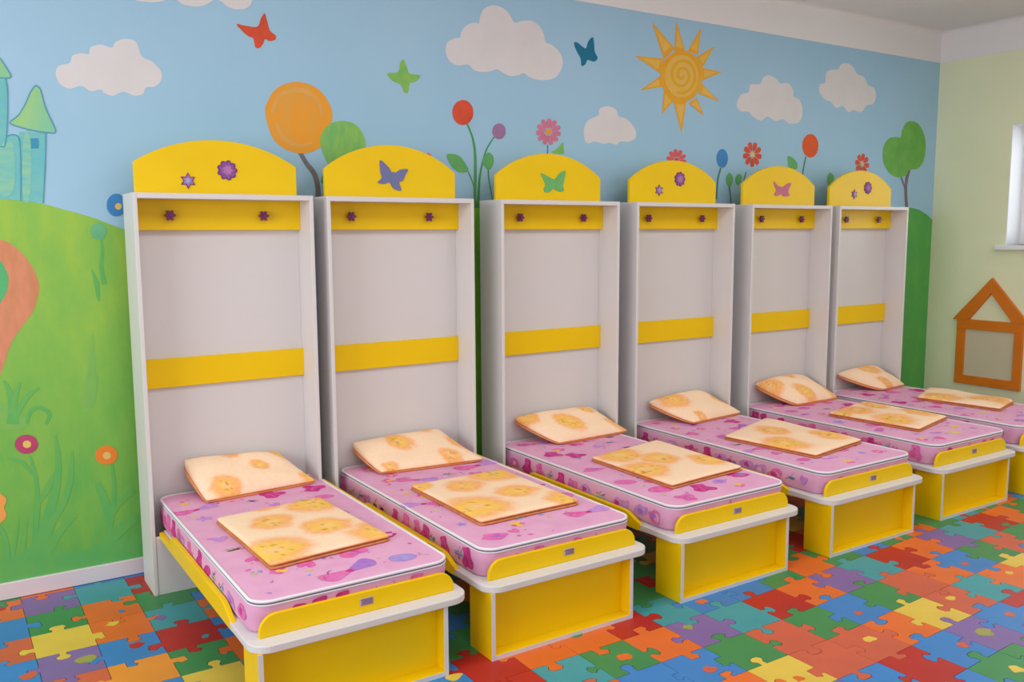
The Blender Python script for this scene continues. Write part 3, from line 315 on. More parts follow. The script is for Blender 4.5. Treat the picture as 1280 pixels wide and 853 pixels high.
 ('painted_petal','pink',3,[(2.435,2.18),(2.441,2.185),(2.448,2.196),(2.452,2.207),(2.454,2.216),(2.454,2.225),(2.452,2.232),(2.449,2.235),(2.444,2.237),(2.439,2.237),(2.434,2.237),(2.429,2.235),(2.425,2.231),(2.422,2.224),(2.421,2.215),(2.422,2.206),(2.425,2.196),(2.43,2.185)],None),
 ('painted_petal','pink',3,[(2.447,2.177),(2.455,2.178),(2.468,2.185),(2.478,2.193),(2.485,2.2),(2.491,2.208),(2.494,2.214),(2.494,2.219),(2.491,2.223),(2.487,2.226),(2.483,2.228),(2.477,2.229),(2.472,2.227),(2.465,2.222),(2.459,2.215),(2.453,2.207),(2.449,2.196),(2.446,2.184)],None),
 ('painted_petal','pink',3,[(2.455,2.168),(2.463,2.166),(2.477,2.166),(2.49,2.168),(2.501,2.171),(2.51,2.175),(2.517,2.18),(2.52,2.184),(2.52,2.189),(2.519,2.193),(2.516,2.197),(2.512,2.2),(2.507,2.201),(2.498,2.2),(2.488,2.197),(2.479,2.192),(2.468,2.184),(2.458,2.175)],None),
 ('painted_flower_heart','amber',4,[(2.454,2.161),(2.451,2.153),(2.444,2.146),(2.434,2.143),(2.424,2.145),(2.417,2.151),(2.414,2.159),(2.417,2.168),(2.424,2.174),(2.434,2.177),(2.444,2.176),(2.451,2.17)],None),
 ('painted_stem','stem_d',2,[(2.424,2.084),(2.424,2.077),(2.424,2.071),(2.424,2.064),(2.424,2.057),(2.424,2.05),(2.423,2.042),(2.423,2.033),(2.422,2.024),(2.422,2.015),(2.421,2.007),(2.429,2.007),(2.429,2.016),(2.43,2.024),(2.43,2.033),(2.431,2.042),(2.431,2.05),(2.431,2.058),(2.431,2.065),(2.431,2.071),(2.431,2.078),(2.431,2.085)],None),
 ('painted_leaf','lime',3,[(2.453,2.042),(2.455,2.047),(2.467,2.052),(2.483,2.059),(2.497,2.066),(2.508,2.076),(2.52,2.088),(2.53,2.099),(2.538,2.103),(2.542,2.098),(2.543,2.087),(2.543,2.074),(2.543,2.064),(2.545,2.056),(2.547,2.048),(2.547,2.042),(2.54,2.038),(2.521,2.036),(2.494,2.037),(2.468,2.039)],None),
 ('painted_petal','red_pk',3,[(3.471,2.035),(3.475,2.03),(3.487,2.024),(3.498,2.019),(3.508,2.017),(3.518,2.016),(3.526,2.017),(3.531,2.019),(3.534,2.023),(3.536,2.027),(3.536,2.032),(3.535,2.036),(3.531,2.04),(3.524,2.042),(3.514,2.044),(3.504,2.044),(3.491,2.042),(3.477,2.039)],'red daisy half hidden behind the fourth headboard'),
 ('painted_petal','red_pk',3,[(3.464,2.026),(3.464,2.019),(3.468,2.009),(3.474,1.999),(3.48,1.993),(3.488,1.987),(3.495,1.984),(3.5,1.984),(3.506,1.986),(3.51,1.988),(3.513,1.992),(3.516,1.996),(3.515,2),(3.512,2.006),(3.505,2.012),(3.497,2.017),(3.486,2.022),(3.473,2.026)],None),
 ('painted_petal','red_pk',3,[(3.452,2.021),(3.447,2.015),(3.443,2.005),(3.441,1.994),(3.441,1.986),(3.443,1.978),(3.446,1.972),(3.45,1.969),(3.456,1.968),(3.461,1.969),(3.466,1.97),(3.471,1.972),(3.474,1.976),(3.475,1.982),(3.474,1.99),(3.472,1.998),(3.466,2.008),(3.459,2.017)],None),
 ('painted_petal','red_pk',3,[(3.439,2.022),(3.431,2.02),(3.42,2.013),(3.411,2.006),(3.405,1.999),(3.4,1.992),(3.399,1.986),(3.4,1.981),(3.403,1.978),(3.408,1.975),(3.412,1.974),(3.418,1.974),(3.423,1.975),(3.429,1.98),(3.434,1.987),(3.438,1.995),(3.44,2.005),(3.441,2.016)],None),
 ('painted_petal','red_pk',3,[(3.43,2.03),(3.422,2.032),(3.408,2.032),(3.395,2.03),(3.386,2.027),(3.377,2.023),(3.371,2.019),(3.369,2.014),(3.369,2.01),(3.371,2.006),(3.374,2.002),(3.378,2),(3.383,1.998),(3.391,2),(3.4,2.003),(3.409,2.008),(3.418,2.015),(3.427,2.024)],None),
 ('painted_petal','red_pk',3,[(3.428,2.041),(3.423,2.046),(3.412,2.052),(3.401,2.057),(3.391,2.059),(3.381,2.059),(3.373,2.059),(3.368,2.056),(3.365,2.052),(3.364,2.048),(3.363,2.044),(3.365,2.04),(3.368,2.036),(3.375,2.034),(3.385,2.032),(3.395,2.032),(3.408,2.033),(3.421,2.037)],None),
 ('painted_petal','red_pk',3,[(3.434,2.05),(3.434,2.057),(3.43,2.067),(3.425,2.076),(3.418,2.083),(3.411,2.088),(3.404,2.091),(3.399,2.091),(3.393,2.09),(3.389,2.087),(3.386,2.084),(3.384,2.08),(3.384,2.075),(3.388,2.069),(3.394,2.064),(3.402,2.058),(3.413,2.054),(3.426,2.05)],None),
 ('painted_petal','red_pk',3,[(3.446,2.055),(3.451,2.061),(3.456,2.071),(3.458,2.082),(3.458,2.09),(3.456,2.098),(3.453,2.103),(3.448,2.106),(3.443,2.107),(3.438,2.107),(3.433,2.106),(3.428,2.104),(3.425,2.1),(3.424,2.093),(3.424,2.085),(3.427,2.077),(3.432,2.068),(3.44,2.059)],None),
 ('painted_petal','red_pk',3,[(3.46,2.054),(3.468,2.056),(3.479,2.063),(3.488,2.07),(3.494,2.077),(3.498,2.084),(3.5,2.091),(3.499,2.095),(3.495,2.099),(3.491,2.101),(3.486,2.102),(3.48,2.103),(3.475,2.101),(3.47,2.096),(3.464,2.089),(3.46,2.081),(3.458,2.071),(3.457,2.06)],None),
 ('painted_petal','red_pk',3,[(3.469,2.046),(3.477,2.044),(3.491,2.044),(3.504,2.046),(3.513,2.049),(3.522,2.053),(3.528,2.058),(3.531,2.062),(3.53,2.067),(3.526,2.074),(3.522,2.077),(3.516,2.078),(3.508,2.077),(3.499,2.073),(3.49,2.069),(3.48,2.061),(3.472,2.052)],None),
 ('painted_flower_heart','red',4,[(3.468,2.039),(3.466,2.031),(3.459,2.025),(3.45,2.023),(3.44,2.024),(3.433,2.03),(3.43,2.037),(3.432,2.045),(3.439,2.051),(3.449,2.053),(3.459,2.052),(3.466,2.046)],None),
 ('painted_flower','blue',3,[(3.92,2.067),(3.917,2.048),(3.91,2.03),(3.899,2.015),(3.883,2.006),(3.867,2.002),(3.85,2.005),(3.834,2.013),(3.822,2.026),(3.814,2.044),(3.81,2.063),(3.812,2.082),(3.82,2.099),(3.831,2.114),(3.846,2.123),(3.863,2.127),(3.88,2.125),(3.895,2.117),(3.908,2.103),(3.916,2.086)],'blue oval flower painted beside the fourth headboard'),
 ('painted_stem','stem_d',2,[(3.847,2.003),(3.844,1.994),(3.84,1.986),(3.837,1.977),(3.834,1.968),(3.831,1.959),(3.829,1.952),(3.826,1.945),(3.824,1.938),(3.822,1.929),(3.82,1.915),(3.818,1.895),(3.816,1.871),(3.815,1.845),(3.813,1.818),(3.811,1.792),(3.826,1.792),(3.828,1.818),(3.829,1.845),(3.831,1.871),(3.833,1.895),(3.835,1.914),(3.837,1.927),(3.839,1.937),(3.841,1.943),(3.843,1.949),(3.846,1.957),(3.848,1.966),(3.852,1.974),(3.855,1.983),(3.858,1.992),(3.861,2.001)],None),
 ('painted_leaf','leaf',3,[(3.938,1.973),(3.947,1.971),(3.957,1.964),(3.966,1.954),(3.972,1.945),(3.973,1.934),(3.972,1.922),(3.969,1.91),(3.966,1.9),(3.961,1.892),(3.955,1.885),(3.948,1.881),(3.941,1.879),(3.934,1.88),(3.926,1.885),(3.918,1.891),(3.913,1.899),(3.909,1.909),(3.906,1.92),(3.905,1.932),(3.906,1.943),(3.911,1.953),(3.919,1.962),(3.929,1.97)],None),
 ('painted_stem','stem_d',2,[(3.93,1.881),(3.933,1.871),(3.935,1.862),(3.938,1.852),(3.941,1.842),(3.944,1.829),(3.947,1.814),(3.949,1.796),(3.952,1.778),(3.954,1.759),(3.957,1.741),(3.97,1.742),(3.967,1.76),(3.965,1.779),(3.962,1.797),(3.959,1.815),(3.957,1.83),(3.954,1.843),(3.951,1.854),(3.948,1.864),(3.945,1.873),(3.942,1.883)],None),
 ('painted_leaf','leaf',3,[(4.027,1.969),(4.035,1.968),(4.045,1.964),(4.053,1.959),(4.058,1.952),(4.06,1.945),(4.06,1.937),(4.058,1.929),(4.054,1.92),(4.049,1.912),(4.041,1.903),(4.032,1.895),(4.025,1.891),(4.017,1.892),(4.01,1.897),(4.003,1.903),(3.998,1.91),(3.996,1.918),(3.994,1.927),(3.995,1.937),(3.997,1.945),(4.002,1.953),(4.01,1.96),(4.019,1.966)],None),
 ('painted_stem','stem_d',2,[(4.093,1.984),(4.09,1.972),(4.085,1.96),(4.081,1.947),(4.078,1.935),(4.075,1.921),(4.073,1.908),(4.073,1.893),(4.073,1.879),(4.073,1.864),(4.072,1.85),(4.083,1.85),(4.083,1.864),(4.083,1.879),(4.083,1.893),(4.084,1.907),(4.085,1.921),(4.088,1.934),(4.091,1.946),(4.095,1.958),(4.1,1.971),(4.104,1.983)],None),
 ('painted_petal','red',3,[(4.18,2.1),(4.185,2.093),(4.197,2.085),(4.209,2.078),(4.22,2.076),(4.231,2.075),(4.24,2.076),(4.245,2.079),(4.248,2.085),(4.25,2.09),(4.251,2.096),(4.249,2.102),(4.245,2.106),(4.237,2.11),(4.227,2.112),(4.216,2.112),(4.202,2.11),(4.187,2.105)],'red daisy painted between the fourth and fifth headboards'),
 ('painted_petal','red',3,[(4.172,2.087),(4.17,2.079),(4.174,2.065),(4.179,2.053),(4.185,2.045),(4.193,2.038),(4.2,2.034),(4.207,2.033),(4.213,2.035),(4.218,2.039),(4.222,2.043),(4.226,2.048),(4.226,2.054),(4.223,2.061),(4.216,2.069),(4.208,2.076),(4.195,2.082),(4.181,2.087)],None),
 ('painted_petal','red',3,[(4.157,2.082),(4.15,2.076),(4.143,2.064),(4.138,2.052),(4.137,2.042),(4.138,2.032),(4.14,2.024),(4.145,2.02),(4.151,2.018),(4.157,2.018),(4.164,2.018),(4.17,2.021),(4.174,2.025),(4.177,2.032),(4.177,2.042),(4.176,2.052),(4.171,2.064),(4.164,2.076)],None),
 ('painted_petal','red',3,[(4.142,2.087),(4.132,2.086),(4.118,2.081),(4.106,2.074),(4.098,2.067),(4.092,2.059),(4.089,2.052),(4.089,2.046),(4.093,2.041),(4.097,2.037),(4.102,2.034),(4.108,2.032),(4.115,2.033),(4.122,2.037),(4.129,2.044),(4.135,2.053),(4.14,2.065),(4.143,2.078)],None),
 ('painted_petal','red',3,[(4.133,2.099),(4.126,2.104),(4.112,2.108),(4.098,2.11),(4.087,2.109),(4.077,2.107),(4.069,2.103),(4.065,2.098),(4.064,2.092),(4.065,2.087),(4.066,2.081),(4.07,2.076),(4.075,2.073),(4.084,2.072),(4.094,2.073),(4.105,2.077),(4.117,2.083),(4.129,2.092)],None),
 ('painted_petal','red',3,[(4.136,2.113),(4.134,2.122),(4.126,2.133),(4.117,2.143),(4.108,2.149),(4.098,2.153),(4.09,2.154),(4.084,2.153),(4.079,2.149),(4.075,2.144),(4.073,2.139),(4.072,2.133),(4.073,2.127),(4.079,2.122),(4.088,2.116),(4.098,2.113),(4.112,2.111),(4.127,2.111)],None),
 ('painted_petal','red',3,[(4.148,2.123),(4.153,2.131),(4.154,2.144),(4.154,2.157),(4.152,2.167),(4.147,2.176),(4.142,2.182),(4.136,2.184),(4.13,2.184),(4.124,2.182),(4.118,2.18),(4.113,2.176),(4.11,2.17),(4.111,2.163),(4.114,2.153),(4.119,2.145),(4.128,2.135),(4.139,2.126)],None),
 ('painted_petal','red',3,[(4.164,2.123),(4.173,2.127),(4.184,2.136),(4.193,2.146),(4.198,2.155),(4.201,2.165),(4.201,2.173),(4.199,2.178),(4.194,2.182),(4.188,2.184),(4.182,2.185),(4.175,2.185),(4.169,2.182),(4.164,2.176),(4.16,2.167),(4.158,2.157),(4.158,2.144),(4.16,2.131)],None),
 ('painted_petal','red',3,[(4.177,2.114),(4.186,2.112),(4.201,2.113),(4.215,2.115),(4.225,2.119),(4.234,2.125),(4.24,2.131),(4.242,2.137),(4.241,2.143),(4.238,2.148),(4.234,2.152),(4.229,2.156),(4.223,2.157),(4.214,2.155),(4.204,2.151),(4.196,2.144),(4.187,2.135),(4.179,2.123)],None),
 ('painted_flower_heart','straw',4,[(4.177,2.104),(4.175,2.095),(4.167,2.087),(4.157,2.085),(4.147,2.087),(4.139,2.093),(4.136,2.102),(4.138,2.112),(4.146,2.119),(4.156,2.122),(4.166,2.12),(4.174,2.113)],None),
 ('painted_flower','orange_d',3,[(4.851,2.195),(4.848,2.169),(4.837,2.145),(4.818,2.125),(4.793,2.112),(4.766,2.107),(4.738,2.11),(4.712,2.121),(4.692,2.138),(4.678,2.161),(4.672,2.187),(4.675,2.212),(4.686,2.236),(4.705,2.256),(4.729,2.269),(4.757,2.274),(4.785,2.272),(4.81,2.261),(4.831,2.244),(4.846,2.221)],'orange oval flower painted above the fifth headboard'),
 ('painted_stem','stem_d',2,[(4.709,2.111),(4.706,2.101),(4.703,2.091),(4.7,2.081),(4.697,2.071),(4.694,2.06),(4.692,2.05),(4.69,2.039),(4.687,2.028),(4.685,2.017),(4.683,2.003),(4.681,1.988),(4.679,1.972),(4.677,1.954),(4.675,1.936),(4.673,1.919),(4.687,1.918),(4.689,1.936),(4.691,1.953),(4.693,1.971),(4.695,1.988),(4.697,2.003),(4.699,2.016),(4.702,2.027),(4.704,2.038),(4.706,2.048),(4.709,2.059),(4.711,2.069),(4.714,2.079),(4.717,2.09),(4.72,2.1),(4.723,2.11)],None),
 ('painted_leaf','leaf',3,[(4.524,2.108),(4.535,2.109),(4.552,2.106),(4.571,2.099),(4.586,2.092),(4.598,2.085),(4.61,2.076),(4.619,2.066),(4.625,2.057),(4.628,2.047),(4.628,2.036),(4.625,2.026),(4.618,2.019),(4.604,2.015),(4.584,2.013),(4.563,2.014),(4.548,2.017),(4.538,2.023),(4.533,2.031),(4.529,2.042),(4.526,2.053),(4.523,2.067),(4.52,2.084),(4.519,2.099)],None),
 ('painted_petal','red',3,[(5.39,2.081),(5.394,2.074),(5.406,2.066),(5.417,2.06),(5.427,2.057),(5.437,2.056),(5.445,2.057),(5.45,2.061),(5.453,2.066),(5.454,2.072),(5.455,2.077),(5.454,2.083),(5.45,2.088),(5.443,2.092),(5.433,2.094),(5.422,2.094),(5.41,2.091),(5.396,2.087)],'red daisy painted above the last headboard'),
 ('painted_petal','red',3,[(5.381,2.068),(5.379,2.06),(5.381,2.047),(5.384,2.036),(5.389,2.027),(5.396,2.02),(5.403,2.016),(5.409,2.015),(5.415,2.017),(5.421,2.02),(5.425,2.024),(5.429,2.029),(5.43,2.034),(5.428,2.041),(5.422,2.049),(5.415,2.056),(5.404,2.062),(5.39,2.068)],None),
 ('painted_petal','red',3,[(5.365,2.065),(5.357,2.061),(5.349,2.051),(5.342,2.04),(5.339,2.031),(5.339,2.022),(5.34,2.015),(5.344,2.011),(5.35,2.008),(5.356,2.007),(5.362,2.006),(5.369,2.007),(5.374,2.01),(5.378,2.017),(5.38,2.025),(5.38,2.035),(5.377,2.046),(5.371,2.059)],None),
 ('painted_petal','red',3,[(5.351,2.073),(5.342,2.075),(5.328,2.074),(5.315,2.071),(5.306,2.066),(5.299,2.06),(5.295,2.055),(5.294,2.049),(5.296,2.043),(5.299,2.038),(5.304,2.034),(5.309,2.03),(5.315,2.029),(5.323,2.031),(5.331,2.036),(5.338,2.043),(5.345,2.053),(5.351,2.064)],None),
 ('painted_petal','red',3,[(5.347,2.087),(5.342,2.095),(5.331,2.103),(5.32,2.109),(5.31,2.111),(5.3,2.112),(5.292,2.111),(5.287,2.107),(5.284,2.102),(5.283,2.097),(5.283,2.091),(5.284,2.085),(5.287,2.08),(5.295,2.077),(5.304,2.075),(5.314,2.075),(5.327,2.077),(5.34,2.082)],None),
 ('painted_petal','red',3,[(5.355,2.1),(5.357,2.108),(5.356,2.121),(5.352,2.133),(5.347,2.141),(5.341,2.148),(5.334,2.152),(5.328,2.152),(5.322,2.151),(5.316,2.148),(5.312,2.144),(5.308,2.139),(5.307,2.133),(5.309,2.127),(5.315,2.119),(5.322,2.112),(5.333,2.106),(5.346,2.101)],None),
 ('painted_petal','red',3,[(5.371,2.104),(5.379,2.108),(5.388,2.118),(5.394,2.128),(5.397,2.137),(5.398,2.146),(5.396,2.153),(5.392,2.158),(5.386,2.161),(5.38,2.162),(5.374,2.162),(5.367,2.161),(5.362,2.158),(5.359,2.152),(5.356,2.143),(5.356,2.133),(5.36,2.122),(5.365,2.11)],None),
 ('painted_petal','red',3,[(5.385,2.096),(5.394,2.094),(5.409,2.095),(5.421,2.098),(5.43,2.102),(5.438,2.108),(5.442,2.114),(5.443,2.12),(5.441,2.126),(5.438,2.131),(5.433,2.135),(5.428,2.138),(5.422,2.139),(5.414,2.137),(5.405,2.133),(5.398,2.126),(5.391,2.116),(5.386,2.104)],None),
 ('painted_flower_heart','straw',4,[(5.387,2.085),(5.385,2.076),(5.379,2.07),(5.369,2.067),(5.36,2.069),(5.352,2.075),(5.349,2.084),(5.351,2.092),(5.358,2.099),(5.367,2.102),(5.377,2.1),(5.384,2.093)],None),
 ('painted_leaf','leaf',3,[(4.993,2.007),(5.004,2.005),(5.017,1.999),(5.029,1.991),(5.037,1.982),(5.041,1.971),(5.041,1.959),(5.038,1.947),(5.034,1.937),(5.027,1.929),(5.016,1.921),(5.006,1.915),(4.996,1.913),(4.987,1.915),(4.978,1.92),(4.97,1.927),(4.964,1.935),(4.961,1.945),(4.961,1.957),(4.962,1.969),(4.965,1.979),(4.97,1.989),(4.976,1.998),(4.984,2.004)],None),
 ('painted_stem','stem_d',2,[(4.983,1.926),(4.983,1.911),(4.983,1.897),(4.983,1.882),(4.984,1.866),(4.984,1.849),(4.985,1.831),(4.986,1.812),(4.987,1.793),(4.989,1.773),(4.99,1.753),(5.002,1.753),(5.001,1.773),(5,1.793),(4.998,1.812),(4.997,1.832),(4.996,1.85),(4.996,1.866),(4.996,1.882),(4.995,1.897),(4.995,1.911),(4.995,1.926)],None),
 ('painted_petal','red_pk',3,[(1.645,1.982),(1.649,1.978),(1.654,1.976),(1.659,1.976),(1.661,1.978),(1.662,1.981),(1.659,1.985),(1.656,1.986),(1.651,1.985),(1.647,1.984)],None),
 ('painted_petal','red_pk',3,[(1.642,1.978),(1.641,1.973),(1.642,1.97),(1.643,1.967),(1.645,1.964),(1.65,1.964),(1.652,1.966),(1.651,1.972),(1.647,1.976),(1.644,1.978)],None),
 ('painted_petal','red_pk',3,[(1.637,1.978),(1.632,1.975),(1.63,1.973),(1.629,1.97),(1.627,1.966),(1.629,1.963),(1.632,1.962),(1.635,1.963),(1.637,1.967),(1.638,1.973)],None),
 ('painted_petal','red_pk',3,[(1.634,1.982),(1.629,1.984),(1.623,1.983),(1.619,1.981),(1.618,1.978),(1.619,1.974),(1.623,1.974),(1.628,1.975),(1.631,1.977),(1.633,1.98)],None),
 ('painted_petal','red_pk',3,[(1.635,1.986),(1.634,1.992),(1.632,1.995),(1.628,1.998),(1.623,1.997),(1.621,1.993),(1.622,1.99),(1.624,1.988),(1.63,1.986)],None),
 ('painted_petal','red_pk',3,[(1.64,1.989),(1.643,1.994),(1.644,1.997),(1.645,2),(1.644,2.004),(1.64,2.005),(1.636,2.003),(1.635,1.999),(1.636,1.993),(1.638,1.99)],None),
 ('painted_petal','red_pk',3,[(1.644,1.987),(1.65,1.988),(1.653,1.989),(1.655,1.991),(1.658,1.994),(1.657,1.998),(1.655,2),(1.651,1.999),(1.647,1.996),(1.646,1.993),(1.644,1.989)],None),
 ('painted_flower_heart','red',4,[(1.645,1.984),(1.644,1.981),(1.642,1.979),(1.637,1.979),(1.635,1.983),(1.637,1.987),(1.642,1.988),(1.644,1.986)],None),
 ('painted_sun_ray','sun_o',2,[(3.223,2.874),(3.416,2.735),(3.328,2.657)],None),
 ('painted_sun_ray','sun_y',3,[(3.261,2.829),(3.38,2.743),(3.326,2.695)],None),
 ('painted_sun_ray','sun_o',2,[(3.429,2.903),(3.512,2.722),(3.414,2.721)],None),
 ('painted_sun_ray','sun_y',3,[(3.438,2.857),(3.489,2.745),(3.428,2.745)],None),
 ('painted_sun_ray','sun_o',2,[(3.649,2.892),(3.623,2.715),(3.53,2.729)],None),
 ('painted_sun_ray','sun_y',3,[(3.631,2.849),(3.615,2.739),(3.557,2.747)],None),
 ('painted_sun_ray','sun_o',2,[(3.772,2.787),(3.663,2.638),(3.608,2.699)],None),
 ('painted_sun_ray','sun_y',3,[(3.737,2.757),(3.67,2.665),(3.635,2.702)],None),
 ('painted_sun_ray','sun_o',2,[(3.846,2.626),(3.659,2.557),(3.657,2.638)],None),
 ('painted_sun_ray','sun_y',3,[(3.797,2.619),(3.682,2.576),(3.68,2.626)],None),
 ('painted_sun_ray','sun_o',2,[(3.828,2.434),(3.637,2.469),(3.659,2.538)],None),
 ('painted_sun_ray','sun_y',3,[(3.782,2.452),(3.664,2.473),(3.678,2.516)],None),
 ('painted_sun_ray','sun_o',2,[(3.686,2.331),(3.546,2.405),(3.621,2.444)],None),
 ('painted_sun_ray','sun_y',3,[(3.66,2.355),(3.573,2.401),(3.62,2.425)],None),
 ('painted_sun_ray','sun_o',2,[(3.492,2.207),(3.41,2.414),(3.528,2.423)],None),
 ('painted_sun_ray','sun_y',3,[(3.486,2.261),(3.435,2.389),(3.509,2.394)],None),
 ('painted_sun_ray','sun_o',2,[(3.316,2.319),(3.335,2.483),(3.411,2.405)],None),
 ('painted_sun_ray','sun_y',3,[(3.33,2.35),(3.342,2.452),(3.389,2.404)],None),
 ('painted_sun_ray','sun_o',2,[(3.132,2.451),(3.298,2.553),(3.328,2.491)],None),
 ('painted_sun_ray','sun_y',3,[(3.177,2.469),(3.281,2.532),(3.299,2.494)],None),
 ('painted_sun_ray','sun_o',2,[(3.086,2.656),(3.328,2.662),(3.304,2.568)],None),
 ('painted_sun_ray','sun_y',3,[(3.143,2.646),(3.294,2.649),(3.279,2.591)],None),
 ('painted_sun_disc','sun_o',4,[(3.668,2.584),(3.664,2.547),(3.651,2.512),(3.629,2.479),(3.6,2.451),(3.565,2.428),(3.526,2.414),(3.485,2.406),(3.444,2.407),(3.405,2.416),(3.371,2.433),(3.342,2.456),(3.32,2.485),(3.306,2.517),(3.301,2.552),(3.305,2.587),(3.317,2.622),(3.338,2.654),(3.365,2.682),(3.399,2.704),(3.437,2.72),(3.477,2.728),(3.518,2.728),(3.558,2.72),(3.593,2.705),(3.624,2.682),(3.647,2.653),(3.662,2.62)],'golden sun with a spiral painted above the fourth cabinet'),
 ('painted_sun_disc','sun_y',5,[(3.63,2.581),(3.627,2.551),(3.616,2.521),(3.599,2.494),(3.576,2.471),(3.548,2.453),(3.517,2.441),(3.484,2.435),(3.452,2.435),(3.421,2.443),(3.393,2.457),(3.369,2.476),(3.352,2.499),(3.341,2.526),(3.337,2.555),(3.34,2.584),(3.349,2.613),(3.366,2.639),(3.388,2.662),(3.415,2.681),(3.446,2.694),(3.478,2.7),(3.511,2.7),(3.542,2.693),(3.571,2.68),(3.595,2.661),(3.613,2.638),(3.625,2.611)],None),
 ('painted_sun_spiral','sun_o2',6,[(3.48,2.571),(3.482,2.569),(3.481,2.565),(3.479,2.562),(3.476,2.561),(3.473,2.56),(3.467,2.561),(3.463,2.564),(3.461,2.566),(3.459,2.569),(3.457,2.572),(3.456,2.576),(3.456,2.58),(3.456,2.584),(3.457,2.588),(3.459,2.592),(3.461,2.596),(3.465,2.6),(3.468,2.603),(3.472,2.606),(3.477,2.608),(3.482,2.61),(3.487,2.611),(3.492,2.611),(3.497,2.611),(3.503,2.609),(3.508,2.607),(3.514,2.604),(3.519,2.601),(3.523,2.596),(3.527,2.59),(3.529,2.584),(3.531,2.577),(3.532,2.57),(3.531,2.563),(3.529,2.555),(3.526,2.548),(3.521,2.541),(3.516,2.534),(3.509,2.529),(3.502,2.524),(3.495,2.52),(3.486,2.517),(3.478,2.515),(3.469,2.515),(3.459,2.515),(3.451,2.517),(3.442,2.52),(3.434,2.525),(3.426,2.531),(3.419,2.538),(3.414,2.546),(3.41,2.555),(3.407,2.565),(3.406,2.575),(3.406,2.586),(3.409,2.596),(3.413,2.607),(3.419,2.617),(3.426,2.626),(3.435,2.635),(3.445,2.642),(3.456,2.648),(3.467,2.652),(3.479,2.655),(3.492,2.657),(3.505,2.656),(3.517,2.654),(3.529,2.651),(3.541,2.645),(3.552,2.638),(3.562,2.629),(3.57,2.618),(3.576,2.607),(3.581,2.594),(3.583,2.58),(3.583,2.566),(3.58,2.552),(3.575,2.538),(3.568,2.524),(3.559,2.512),(3.548,2.5),(3.536,2.49),(3.522,2.482),(3.506,2.476),(3.491,2.472),(3.476,2.47),(3.458,2.471),(3.44,2.471),(3.437,2.454),(3.455,2.454),(3.475,2.453),(3.495,2.455),(3.515,2.461),(3.534,2.469),(3.551,2.479),(3.566,2.49),(3.58,2.504),(3.59,2.519),(3.598,2.534),(3.604,2.55),(3.607,2.567),(3.607,2.583),(3.604,2.598),(3.599,2.613),(3.592,2.627),(3.582,2.639),(3.571,2.65),(3.557,2.659),(3.542,2.666),(3.527,2.671),(3.51,2.673),(3.493,2.673),(3.476,2.672),(3.46,2.668),(3.445,2.661),(3.431,2.654),(3.418,2.645),(3.407,2.634),(3.398,2.623),(3.391,2.611),(3.386,2.598),(3.383,2.586),(3.383,2.573),(3.384,2.561),(3.387,2.549),(3.392,2.538),(3.399,2.528),(3.407,2.519),(3.417,2.512),(3.428,2.506),(3.44,2.501),(3.453,2.499),(3.466,2.498),(3.479,2.499),(3.492,2.501),(3.505,2.505),(3.516,2.511),(3.526,2.518),(3.535,2.526),(3.542,2.534),(3.548,2.543),(3.552,2.553),(3.555,2.562),(3.555,2.572),(3.555,2.581),(3.553,2.59),(3.549,2.598),(3.544,2.605),(3.538,2.612),(3.531,2.617),(3.523,2.622),(3.514,2.625),(3.504,2.627),(3.495,2.628),(3.485,2.627),(3.476,2.626),(3.467,2.622),(3.459,2.619),(3.452,2.614),(3.446,2.608),(3.441,2.603),(3.437,2.596),(3.435,2.59),(3.433,2.584),(3.432,2.578),(3.433,2.572),(3.434,2.566),(3.437,2.561),(3.44,2.556),(3.444,2.552),(3.449,2.549),(3.454,2.546),(3.46,2.544),(3.466,2.543),(3.473,2.543),(3.479,2.544),(3.485,2.546),(3.49,2.548),(3.495,2.551),(3.499,2.554),(3.501,2.558),(3.504,2.561),(3.505,2.565),(3.506,2.568),(3.506,2.572),(3.505,2.575),(3.503,2.579)],None),
 ('painted_tree_crown','green_tr',2,[(5.618,2.17),(5.618,2.189),(5.62,2.207),(5.626,2.224),(5.633,2.24),(5.645,2.255),(5.659,2.27),(5.675,2.283),(5.693,2.293),(5.714,2.3),(5.738,2.304),(5.762,2.307),(5.783,2.308),(5.8,2.308),(5.816,2.305),(5.829,2.303),(5.84,2.307),(5.846,2.318),(5.849,2.333),(5.851,2.35),(5.857,2.367),(5.866,2.382),(5.877,2.398),(5.89,2.412),(5.905,2.424),(5.921,2.432),(5.938,2.438),(5.957,2.441),(5.978,2.442),(6.002,2.441),(6.028,2.437),(6.055,2.43),(6.08,2.419),(6.102,2.403),(6.125,2.383),(6.144,2.36),(6.16,2.336),(6.172,2.311),(6.18,2.282),(6.185,2.254),(6.186,2.227),(6.184,2.201),(6.179,2.175),(6.17,2.151),(6.159,2.13),(6.144,2.111),(6.125,2.095),(6.104,2.082),(6.081,2.071),(6.055,2.066),(6.025,2.065),(5.996,2.064),(5.974,2.06),(5.961,2.051),(5.955,2.04),(5.949,2.029),(5.937,2.019),(5.916,2.011),(5.889,2.003),(5.861,1.998),(5.833,1.996),(5.806,1.998),(5.778,2.003),(5.752,2.01),(5.727,2.021),(5.703,2.034),(5.681,2.05),(5.661,2.068),(5.645,2.087),(5.633,2.107),(5.625,2.129),(5.621,2.15)],'two lobed green tree painted beside the green wall corner'),
